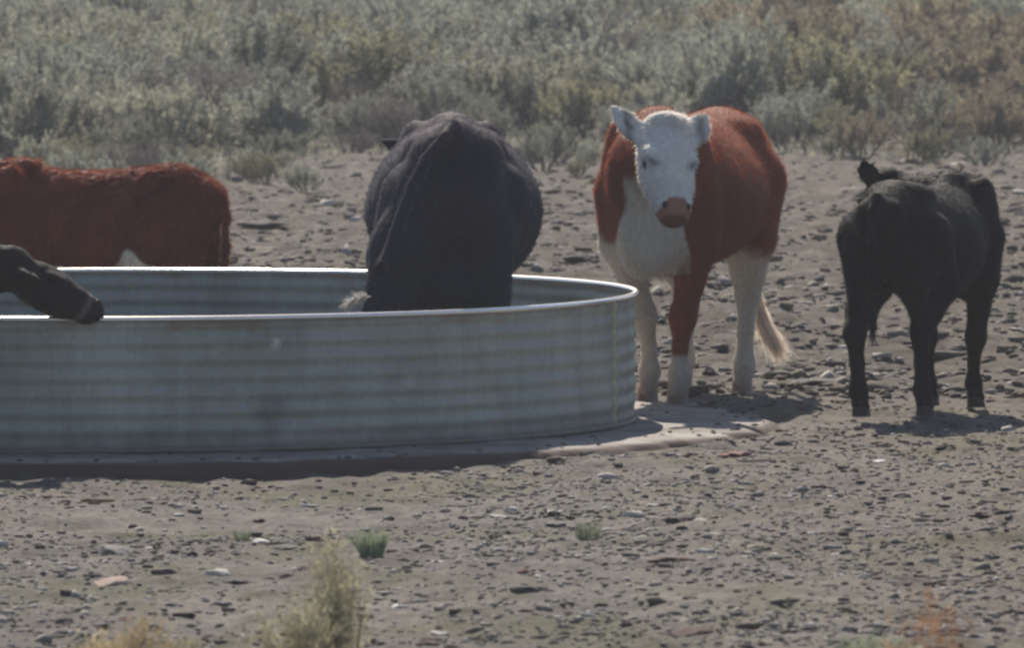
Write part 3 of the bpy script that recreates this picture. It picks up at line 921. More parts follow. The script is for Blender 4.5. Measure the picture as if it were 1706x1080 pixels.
hspec = dict(pear=0.20, hookw=0.165, hook=0.7,
    barrel=[(x, t + 0.02, b + (0.09 if x < 0.4 else 0.02), w * (0.975 if x < 0.4 else 0.89)) for x, t, b, w in BARREL],
    legs=[dict(kind='fore', side=1, foot=(lf[0] - 0.05, lf[1]), fat=1.05), dict(kind='fore', side=-1, foot=(rf[0] - 0.05, rf[1])),
          dict(kind='hind', side=1, foot=(lh[0] - 0.05, lh[1])), dict(kind='hind', side=-1, foot=(rh[0] - 0.05, rh[1]))],
    neck=neck_s, lumps=[((0.86, 0, 0.84), (0.12, 0.07, 0.20))],
    head=dict(poll=poll, axis=muz - poll, face=localdir((0.34, -1, 0.45), H_yaw), s=1.05,
              ears={-1: (0.62, 0.80, 0.05), 1: (0.50, 0.85, 0.05), 'len': 1.25, 'at': 0.10}),
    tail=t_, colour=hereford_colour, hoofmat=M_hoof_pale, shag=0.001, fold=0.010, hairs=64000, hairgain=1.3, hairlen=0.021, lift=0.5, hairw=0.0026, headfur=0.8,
    switch=dict(path=[HL(at(1252, 450, 41.9)), HL(at(1256, 490, 41.9)), HL(at(1268, 540, 41.9)), HL(at(1290, 580, 41.9)), HL(at(1320, 612, 41.9))], col=(0.88, 0.78, 0.66), n=2400, spread=0.07))
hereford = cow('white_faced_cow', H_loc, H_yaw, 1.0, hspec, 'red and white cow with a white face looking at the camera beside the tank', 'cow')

# --- black cow seen from behind, in the tank
def black_colour(V, h):
    n1 = noise3(V[:, 0] * 5, V[:, 1] * 5, V[:, 2] * 5, 31)
    c = np.array((0.024, 0.024, 0.035))[None] * (1 + 0.5 * n1[:, None])
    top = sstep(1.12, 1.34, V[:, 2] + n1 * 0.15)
    c = c + top[:, None] * np.array((0.024, 0.016, 0.013))[None]      # sunlit tone of the back put into the coat colour
    return c
B_loc = Vector((-0.262, 39.0, 0.006)); B_yaw = R(90 + 1.5)
def BL(p): return local(p, B_loc, B_yaw, 1.0)
btail = [BL(at(757, 214, 38.50)), BL(at(754, 210, 38.22)), BL(at(741, 228, 38.13)), BL(at(712, 262, 38.11)), BL(at(690, 305, 38.08)), BL(at(676, 340, 38.08)), BL(at(650, 412, 38.02)), BL(at(624, 468, 37.92)), BL(at(607, 496, 37.8))]
bspec = dict(
    barrel=[(-0.76, 1.28, 1.02, 0.11), (-0.68, 1.33, 0.86, 0.18), (-0.54, 1.36, 0.74, 0.215), (-0.42, 1.355, 0.70, 0.225), (-0.30, 1.35, 0.64, 0.27), (-0.14, 1.34, 0.60, 0.375),
            (0.08, 1.34, 0.56, 0.395), (0.28, 1.33, 0.56, 0.37), (0.46, 1.33, 0.58, 0.315), (0.60, 1.34, 0.62, 0.27), (0.72, 1.25, 0.68, 0.20), (0.80, 1.14, 0.78, 0.12)],
    legs=[dict(kind='fore', side=1, foot=(0.50, 0.17)), dict(kind='fore', side=-1, foot=(0.55, -0.17)),
          dict(kind='hind', side=1, foot=(-0.62, 0.35), stifle=(-0.40, 0.26, 0.74), hock=(-0.70, 0.29, 0.47), fat=1.25), dict(kind='hind', side=-1, foot=(-0.60, -0.15), stifle=(-0.34, -0.13, 0.74), fat=1.1)],
    neck=[((0.60, 0, 1.08), 0.17, 0.24), ((0.86, 0.05, 1.06), 0.13, 0.18), ((1.06, 0.11, 1.06), 0.10, 0.14)],
    segs=[((-0.60, 0.12, 1.05), (-0.66, 0.235, 0.80), 0.13, 0.13), ((-0.66, 0.235, 0.80), (-0.66, 0.33, 0.52), 0.13, 0.09)],
    lumps=[((-0.62, -0.125, 0.66), (0.10, 0.11, 0.20)), ((-0.60, 0.04, 0.66), (0.12, 0.17, 0.16)), ((-0.62, 0.0, 1.22), (0.12, 0.13, 0.10)), ((-0.70, 0.0, 1.29), (0.14, 0.05, 0.07)), ((-0.62, 0.10, 1.20), (0.12, 0.10, 0.10)), ((-0.62, -0.10, 1.20), (0.12, 0.10, 0.10)), ((-0.70, 0, 1.02), (0.10, 0.19, 0.25))],
    head=dict(poll=(1.14, 0.03, 1.23), axis=(0.85, 0.0, -0.5), face=(0.5, 0, 0.8), ears={-1: (0.9, 0.1, 0.0), 1: (0.9, 0.42, 0.15), 'len': 1.15}),
    hookw=0.15, hook=0.6, tailr=0.034, tailt=0.026, tailk=0.008, tail=btail, colour=black_colour, hairgain=2.2, shag=0.002, fold=0.004, hairs=60000, hairlen=0.017,
    switch=dict(path=[BL(at(610, 492, 37.8)), BL(at(600, 499, 37.7)), BL(at(590, 501, 37.6)), BL(at(578, 506, 37.5)), BL(at(566, 516, 37.4))], col=(0.60, 0.57, 0.54), n=260, spread=0.07))
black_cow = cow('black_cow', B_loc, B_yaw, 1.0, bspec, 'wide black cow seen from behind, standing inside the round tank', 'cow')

# --- red calf behind the tank, on the left
def redcalf_colour(V, h):
    n1 = noise3(V[:, 0] * 9, V[:, 1] * 9, V[:, 2] * 9, 41)
    red = np.array((0.120, 0.028, 0.014)); white = np.array((0.55, 0.50, 0.44))
    zt = 0.64 + 0.13 * np.exp(-((V[:, 0] + 0.24) / 0.09) ** 2)
    w = (1 - sstep(0, 0.03, V[:, 2] + n1 * 0.12 - zt)) * (V[:, 0] < 0.3) * (V[:, 0] > -0.45)
    w = np.maximum(w, 1 - sstep(0.38, 0.44, V[:, 2]))
    ha, hs_, hu = h
    onhead = (ha > 0.02) & (ha < 0.62) & (np.abs(hs_) < 0.16) & (hu > -0.26) & (hu < 0.2)
    w = np.maximum(w, onhead * 1.0)
    c = red[None] * (1 + 0.6 * n1[:, None]) * (1 - w[:, None]) + white[None] * w[:, None]
    mz = sstep(0.41, 0.44, ha) * onhead
    return c * (1 - mz[:, None]) + np.array((0.3, 0.13, 0.11))[None] * mz[:, None]
CALF = [(x, t - max(0, -0.56 - x) * 0.55, b + 0.07, w * 0.80) for x, t, b, w in BARREL]
R_S = 0.775
R_loc = Vector((at(375, 300, 43.2).x - 0.80 * R_S - 0.005, 43.3, gz(-2.1, 43.3))); R_yaw = R(180 - 12)
rspec = dict(barrel=CALF, legs=stdlegs(0.14, (0.03, -0.05), (0.06, -0.08)),
    neck=[((0.60, 0, 1.08), 0.14, 0.20), ((0.86, 0, 1.12), 0.11, 0.155), ((1.02, 0, 1.18), 0.09, 0.12)],
    head=dict(poll=(1.10, 0, 1.24), axis=(0.78, 0, -0.62), face=(0.6, 0, 0.8), ears={'len': 1.1}),
    tail=[(-0.72, 0, 1.20), (-0.80, 0.02, 1.13), (-0.845, 0.05, 1.0), (-0.84, 0.06, 0.8), (-0.83, 0.06, 0.62)],
    hookw=0.16, colour=redcalf_colour, shag=0.009, fold=0.006, hairgain=1.45, hairs=60000, hairlen=0.038, lift=0.6, hairw=0.004,
    switch=dict(path=[(-0.84, 0.06, 0.9), (-0.84, 0.06, 0.72), (-0.83, 0.06, 0.54), (-0.83, 0.06, 0.36)], col=(0.20, 0.06, 0.03), n=500, spread=0.07))
cow('red_calf', R_loc, R_yaw, R_S, rspec, 'shaggy red calf with its rump to the right, behind the far side of the tank', 'calf')

# --- black calf on the right
def blackcalf_colour(V, h):
    n1 = noise3(V[:, 0] * 9, V[:, 1] * 9, V[:, 2] * 9, 51)
    return np.array((0.0065, 0.0052, 0.0055))[None] * (1 + 0.6 * n1[:, None])
K_S = 0.80; K_yaw = R(90 - 22)
fl = at(1431, 694); fr = at(1538, 692)
K_loc = (fl + fr) / 2 + Vector((math.cos(K_yaw), math.sin(K_yaw), 0)) * 0.55 * K_S
K_loc.z = 0.0
def KL(p): return local(p, K_loc, K_yaw, K_S)
kl_, kr_ = KL(fl), KL(fr)
kpoll = KL(at(1479, 288, 40.6))
kspec = dict(barrel=[(x, t - max(0, -0.56 - x) * 0.3, b + 0.09, w * 0.76) for x, t, b, w in BARREL],
    legs=[dict(kind='fore', side=1, foot=(0.52, 0.15)), dict(kind='fore', side=-1, foot=(0.46, -0.15)),
          dict(kind='hind', side=1, foot=(kl_[0], kl_[1]), fat=1.05), dict(kind='hind', side=-1, foot=(kr_[0], kr_[1]), fat=1.05)],
    neck=[((0.60, 0, 1.10), 0.14, 0.20), ((0.80, 0.14, 1.20), 0.11, 0.15), (kpoll + (-0.02, 0, -0.10), 0.09, 0.11)],
    head=dict(poll=kpoll, axis=(0.55, 0.5, -0.65), face=(0.5, 0.3, 0.8), ears={-1: (0.9, 0.3, 0.1), 1: (0.55, 0.9, 0.1), 'len': 1.15}),
    tail=[(-0.79, 0, 1.24), (-0.86, 0, 1.17), (-0.875, 0.0, 1.0), (-0.86, 0.0, 0.8), (-0.85, 0, 0.62)],
    hookw=0.13, hook=0.7, colour=blackcalf_colour, hoofmat=M_hoof, shag=0.003, fold=0.005, hairs=42000, hairlen=0.022, lift=0.4,
    switch=dict(path=[(-0.86, 0, 0.72), (-0.855, 0, 0.6), (-0.85, 0, 0.5), (-0.85, 0, 0.38)], col=(0.03, 0.025, 0.025), n=400, spread=0.07))
cow('black_calf', K_loc, K_yaw, K_S, kspec, 'shaggy black calf standing on bare ground, its rump towards the camera', 'calf')

# --- dark calf whose muzzle reaches over the near rim from the left
D_S = 0.82; D_yaw = R(14)
mtip = at(172, 524, 36.62)
D_loc = Vector((mtip.x - 1.62 * D_S, mtip.y - 0.30, -0.07))
def DL(p): return local(p, D_loc, D_yaw, D_S)
dm = DL(mtip); dax = unit((0.86, 0.08, -0.5)); dpoll = dm - dax * 0.50 - np.array((0, 0, -0.05))
def darkcalf_colour(V, h):
    n1 = noise3(V[:, 0] * 9, V[:, 1] * 9, V[:, 2] * 9, 61)
    c = np.array((0.020, 0.015, 0.015))[None] * (1 + 0.6 * n1[:, None])
    ha, hs_, hu = h
    on = (np.abs(hs_) < 0.2) & (hu > -0.25)
    k = np.exp(-((ha - 0.405) / 0.02) ** 2) * on
    return c + k[:, None] * np.array((0.10, 0.085, 0.08))
dspec = dict(barrel=CALF, legs=stdlegs(0.14, (0.05, -0.04), (0.0, -0.1)),
    neck=[((0.60, 0, 1.06), 0.14, 0.20), ((0.82, 0, 1.05), 0.115, 0.155), (dpoll + (-0.06, 0, -0.06), 0.09, 0.12)],
    head=dict(poll=dpoll, axis=dax, face=(0.5, 0, 0.86), ears={-1: (0.9, 0.2, -0.1), 1: (0.9, 0.2, -0.1), 'len': 1.0}),
    tail=[(-0.79, 0, 1.24), (-0.86, 0, 1.17), (-0.875, 0.0, 1.0), (-0.86, 0.0, 0.8), (-0.85, 0, 0.62)],
    hookw=0.16, colour=darkcalf_colour, shag=0.006, hairs=30000, hairlen=0.022,
    switch=dict(path=[(-0.86, 0, 0.72), (-0.855, 0, 0.6), (-0.85, 0, 0.5), (-0.85, 0, 0.38)], col=(0.03, 0.025, 0.025), n=300, spread=0.07))
cow('dark_calf', D_loc, D_yaw, D_S, dspec, 'dark calf at the left edge reaching its muzzle over the near rim of the tank', 'calf')

# ------------------------------------------------------------------ sagebrush
def sage_mesh(seed, kind='full'):
    g = np.random.default_rng(seed)
    nb = 15 if kind != 'small' else 7
    tips = []; tv = []; tf = []
    def tube(p, q, r0, r1):
        p = np.array(p); q = np.array(q); u = unit(q - p)
        s_ = unit(np.cross(u, (0.3, 0.9, 0.1))); w_ = np.cross(u, s_)
        b0 = len(tv)
        for c, r in ((p, r0), (q, r1)):
            for k in range(3):
                a = k * 2.094
                tv.append(c + (s_ * math.cos(a) + w_ * math.sin(a)) * r)
        for k in range(3):
            tf.append((b0 + k, b0 + (k + 1) % 3, b0 + 3 + (k + 1) % 3, b0 + 3 + k))
    for i in range(nb):
        az = g.uniform(0, 6.283); tl = g.uniform(0.1, 1.7)
        d = unit((math.cos(az) * tl, math.sin(az) * tl, 1.0))
        L = g.uniform(0.12, 0.36)
        p0 = np.array((math.cos(az), math.sin(az), 0)) * 0.04 + (0, 0, -0.03)
        p1 = p0 + d * L
        tube(p0, p1, 0.02, 0.011)
        for j in range(g.integers(4, 7)):
            d2 = unit(d + g.normal(size=3) * 0.55 + (0, 0, 0.25))
            p2 = p1 - d * L * g.uniform(0, 0.4) + d2 * g.uniform(0.12, 0.24)
            tube(p1 - d * L * 0.15, p2, 0.009, 0.004)
            for m_ in range(g.integers(2, 4)):
                d3 = unit(d2 * 0.6 + g.normal(size=3) * 0.35 + (0, 0, 0.75))
                tips.append((p2, d3, g.uniform(0.14, 0.32)))
                tube(p2, p2 + d3 * 0.12, 0.004, 0.002)
    P = []; Dd = []; LL = []
    per = 42 if kind != 'dead' else 14
    for p, d, L in tips:
        t = g.uniform(0, 1, per) ** 0.8
        pos = p + d * (t * L)[:, None] + g.normal(size=(per, 3)) * (0.022 * (1.15 - t))[:, None]
        dd = d * 0.8 + g.normal(size=(per, 3)) * 0.6 + (0, 0, 0.25)
        P.append(pos); Dd.append(dd); LL.append(g.uniform(0.022, 0.045, per))
    P = np.concatenate(P); Dd = np.concatenate(Dd); LL = np.concatenate(LL)
    Dd /= np.linalg.norm(Dd, axis=1, keepdims=True)
    v, f, _ = strands(P, Dd, LL, 0.021 if kind != 'dead' else 0.009, np.ones((len(P), 3)), 0.2, 1, 0, seed)
    fol = mesh_np('sage_foliage', v, f, False)
    tw = mesh_np('sage_branches', tv, tf, True)
    tw.materials.append(M_twig)
    return fol, tw
SAGE = [sage_mesh(100 + k) for k in range(9)]
SAGE_SM = [sage_mesh(200 + k, 'small') for k in range(4)]
SAGE_DEAD = [sage_mesh(300 + k, 'dead') for k in range(4)]
for fl_, _ in SAGE + SAGE_SM + SAGE_DEAD: fl_.materials.append(M_sage['grey green'])

def put_sage(x, y, s, colr, pool, label, group, name='sagebrush'):
    fo, tw = pool[random.randrange(len(pool))]
    z = gz(x, y)
    root = bpy.data.objects.new(name, tw); COL.objects.link(root)
    root.location = (x, y, z - 0.01)
    root.rotation_euler = (random.uniform(-.06, .06), random.uniform(-.06, .06), random.uniform(0, 6.28))
    root.scale = (s * random.uniform(.9, 1.15), s * random.uniform(.9, 1.15), s * random.uniform(.85, 1.1))
    c = bpy.data.objects.new('foliage', fo); COL.objects.link(c); c.parent = root
    c.material_slots[0].link = 'OBJECT'
    c.material_slots[0].material = M_sage[colr]
    tag(root, label, 'shrub', group)
    return root

def landmark(px):
    if px < 140: return 'far left'
    if px < 385: return 'behind the red calf'
    if px < 600: return 'between red calf and black cow'
    if px < 900: return 'behind the black cow'
    if px < 985: return 'between the two big cows'
    if px < 1300: return 'behind the white-faced cow'
    if px < 1400: return 'left of the black calf'
    if px < 1570: return 'behind the black calf'
    return 'far right'
def proj(x, y, z): return 853 + x / y * 14500, -134 + (CAMZ - z) / y * 14500

# the band of sage, row after row
def sage_edge(px):
    """distance where the sage begins, from the bare ground's upper edge in the photo"""
    xs = [-100, 140, 380, 560, 900, 1000, 1300, 1450, 1600, 1800]
    ys = [276, 278, 266, 252, 254, 246, 250, 258, 250, 250]
    py = np.interp(px, xs, ys)
    return CAMZ * 14500 / (py + 134)
ORD = 'first second third fourth fifth sixth seventh eighth ninth tenth eleventh twelfth thirteenth fourteenth fifteenth sixteenth seventeenth eighteenth nineteenth twentieth topmost'.split()
count = 0
placed = []
d = 77.0
row = 0
rows = []
while d < 132 and count < 285:
    half = (1706 / 2 + 90) / 14500 * d
    step = 1.0 + 0.003 * (d - 76)
    x = -half + random.uniform(0, step)
    while x < half:
        xx = x + random.uniform(-.28, .28); yy = d + random.uniform(-.6, .6)
        px, py = proj(xx, yy, gz(xx, yy))
        x += step * random.uniform(0.85, 1.2)
        if yy < sage_edge(px): continue
        near = yy < sage_edge(px) + 4
        s = random.uniform(0.85, 1.25) if near else random.uniform(1.2, 1.75)
        if near and random.random() < 0.25: s *= 0.7
        u = random.random(); warm = max(0, (px - 950) / 650); cool = math.exp(-((px - 800) / 300) ** 2)
        if u < 0.13: colr = 'dead purplish'
        elif u < 0.13 + 0.6 * warm: colr = random.choice(['straw brown', 'olive', 'olive', 'straw brown'])
        elif random.random() < 0.75 * cool: colr = 'blue grey'
        else: colr = random.choice(['grey green', 'grey green', 'olive', 'blue grey'])
        pool = SAGE_DEAD if colr == 'dead purplish' else (SAGE_SM if s < 0.75 else SAGE)
        ay = 'in the %s row' % ORD[min(row, len(ORD) - 1)]
        size = 'low' if s < 0.85 else ('medium' if s < 1.25 else 'tall')
        put_sage(xx, yy, s, colr, pool, f'{size} {colr} sagebrush {ay}, {landmark(px)}', 'sagebrush covering the slope')
        count += 1
        if count >= 285: break
    d += 1.3 + 0.030 * (d - 76); row += 1
print('sage', count, 'to', d)
# farther, unseen singly: one mass
def sage_mass():
    g = np.random.default_rng(77)
    Vs, Fs = [], []; off = 0
    fols = []
    for fo, tw in SAGE[:5]:
        v = np.zeros(len(fo.vertices) * 3, np.float32); fo.vertices.foreach_get('co', v)
        f = np.zeros(len(fo.loops), np.int32); fo.loops.foreach_get('vertex_index', f)
        f = f.reshape(-1, 3)
        fols.append((v.reshape(-1, 3), f))
    for k in range(150):
        y = g.uniform(d + 1, d + 26); h = 0.065 * y + 1
        x = g.uniform(-h, h)
        v, f = fols[g.integers(0, 5)]
        keep = g.integers(0, len(f), len(f) // 2)
        f = f[keep]
        v2 = v[f.ravel()]; f2 = np.arange(len(v2)).reshape(-1, 3)
        a = g.uniform(0, 6.28); s = g.uniform(1.0, 1.6)
        Rz = np.array([[math.cos(a), -math.sin(a), 0], [math.sin(a), math.cos(a), 0], [0, 0, 1]])
        v2 = (v2 * s) @ Rz + (x, y, gz(x, y))
        Vs.append(v2); Fs.append(f2 + off); off += len(v2)
    o = link('distant_sagebrush', mesh_np('distant_sagebrush', np.concatenate(Vs), np.concatenate(Fs), False), mats=[M_sage['blue grey']])
    tag(o, 'far grey mass of sagebrush higher up the slope', 'shrubs', kind='stuff')
sage_mass()
def undergrowth():
    g = np.random.default_rng(21)
    n_ = 36000
    y = g.uniform(77, 128, n_); x = g.uniform(-1, 1, n_) * (0.0625 * y)
    px = 853 + x / y * 14500; z = ground_z(x, y); py = -134 + (CAMZ - z) / y * 14500
    xs = [-100, 140, 380, 560, 900, 1000, 1300, 1450, 1600, 1800]
    ys = [292, 292, 285, 268, 268, 262, 262, 268, 262, 262]
    dens = noise2(x / 1.1, y / 1.6, 71) + g.uniform(-.3, .3, n_)
    ok = (py < np.interp(px, xs, ys)) & (dens > -0.06)
    x = x[ok]; y = y[ok]; z = z[ok]; n_ = len(x)
    D = g.normal(size=(n_, 3)) * 0.6 + (0, 0, 1); D /= np.linalg.norm(D, axis=1, keepdims=True)
    v, f, _ = strands(np.stack([x, y, z], -1), D, g.uniform(.06, .22, n_), 0.02, np.ones((n_, 3)), 0.4, 2, 0.1, 4)
    o = link('undergrowth', mesh_np('undergrowth', v, f, False), mats=[M_sage['grey green']])
    tag(o, 'low dry undergrowth between the sagebrush plants', 'undergrowth', kind='stuff')
undergrowth()
# stragglers on the bare ground
for px, py, s, colr, lab in (
    (515, 322, 0.42, 'blue grey', 'small lone grey bush on bare ground between red calf and black cow'),
    (905, 290, 0.75, 'blue grey', 'lone grey-green bush just right of the black cow'),
    (935, 278, 0.5, 'grey green', 'small bush beside the lone bush right of the black cow'),
    (1395, 262, 0.8, 'olive', 'olive bush on the edge of the bare ground left of the black calf'),
    (1440, 268, 0.7, 'straw brown', 'straw coloured bush just above the ear of the black calf'),
    (1235, 268, 0.5, 'grey green', 'small bush just above the rump of the white-faced cow'),
    (190, 292, 0.6, 'grey green', 'small grey-green bush over the back of the red calf'),
    (325, 296, 0.5, 'olive', 'small olive bush above the hips of the red calf'),
    (455, 268, 0.55, 'grey green', 'low bush at the edge of the bare ground right of the red calf'),
    (590, 262, 0.5, 'dead purplish', 'small dead bush left of the top of the black cow')):
    p = at(px, py)
    put_sage(p.x, p.y, s, colr, SAGE_DEAD if 'dead' in colr else SAGE_SM, lab, 'stray bushes on the bare ground', 'bush')

for k_ in range(34):
    px = random.uniform(-20, 1726)
    if 600 < px < 900 or 1000 < px < 1280: continue
    py = float(np.interp(px, [-100, 140, 380, 560, 900, 1300, 1450, 1800], [285, 288, 285, 266, 268, 262, 268, 262])) + abs(random.gauss(0, 1)) * 20 - 6
    p = at(px, py)
    colr = random.choice(['grey green', 'blue grey', 'dead purplish', 'olive'])
    s_ = random.uniform(0.28, 0.62)
    side_ = 'over the red calf' if px < 385 else 'between red calf and black cow' if px < 600 else 'between the two big cows' if px < 1000 else 'between white-faced cow and black calf' if px < 1420 else 'above the black calf'
    put_sage(p.x, p.y, s_, colr, SAGE_DEAD if 'dead' in colr else SAGE_SM, f"{'tiny' if s_ < 0.42 else 'small'} {colr} bush at the ragged brush edge, {side_}", 'stray bushes on the bare ground', 'bush')

# ------------------------------------------------------------------ stones and clods
def ico(sub):
    import bmesh
    bm = bmesh.new(); bmesh.ops.create_icosphere(bm, subdivisions=sub, radius=1.0)
    v = np.array([x.co[:] for x in bm.verts]); f = np.array([[q.index for q in p.verts] for p in bm.faces])
    bm.free(); return v, f
IV, IF = ico(3)
def stone_mesh(seed, flat=0.5, rough=0.35):
    v = IV.copy()
    g = np.random.default_rng(seed)
    # planes cut the ball to facets
    for k in range(9):
        nrm = unit(g.normal(size=3)); dd = g.uniform(0.55, 0.85)
        t = v @ nrm - dd
        v = v - np.outer(np.maximum(t, 0), nrm)
    v = v * (1 + rough * noise3(v[:, 0] * 2.2 + seed, v[:, 1] * 2.2, v[:, 2] * 2.2, seed)[:, None] + 0.12 * noise3(v[:, 0] * 6, v[:, 1] * 6, v[:, 2] * 6 + seed, seed)[:, None])
    v[:, 2] *= flat
    v[:, 2] = np.maximum(v[:, 2], -0.45 * flat)
    me = mesh_np('stone', v, IF, True)
    me.materials.append(M_st['grey'])
    return me
STN = [stone_mesh(k, random.uniform(0.42, 0.7)) for k in range(9)]
SLAB = [stone_mesh(50 + k, 0.26, 0.3) for k in range(4)]
CLOD = [stone_mesh(80 + k, random.uniform(0.35, 0.5), 1.1) for k in range(8)]

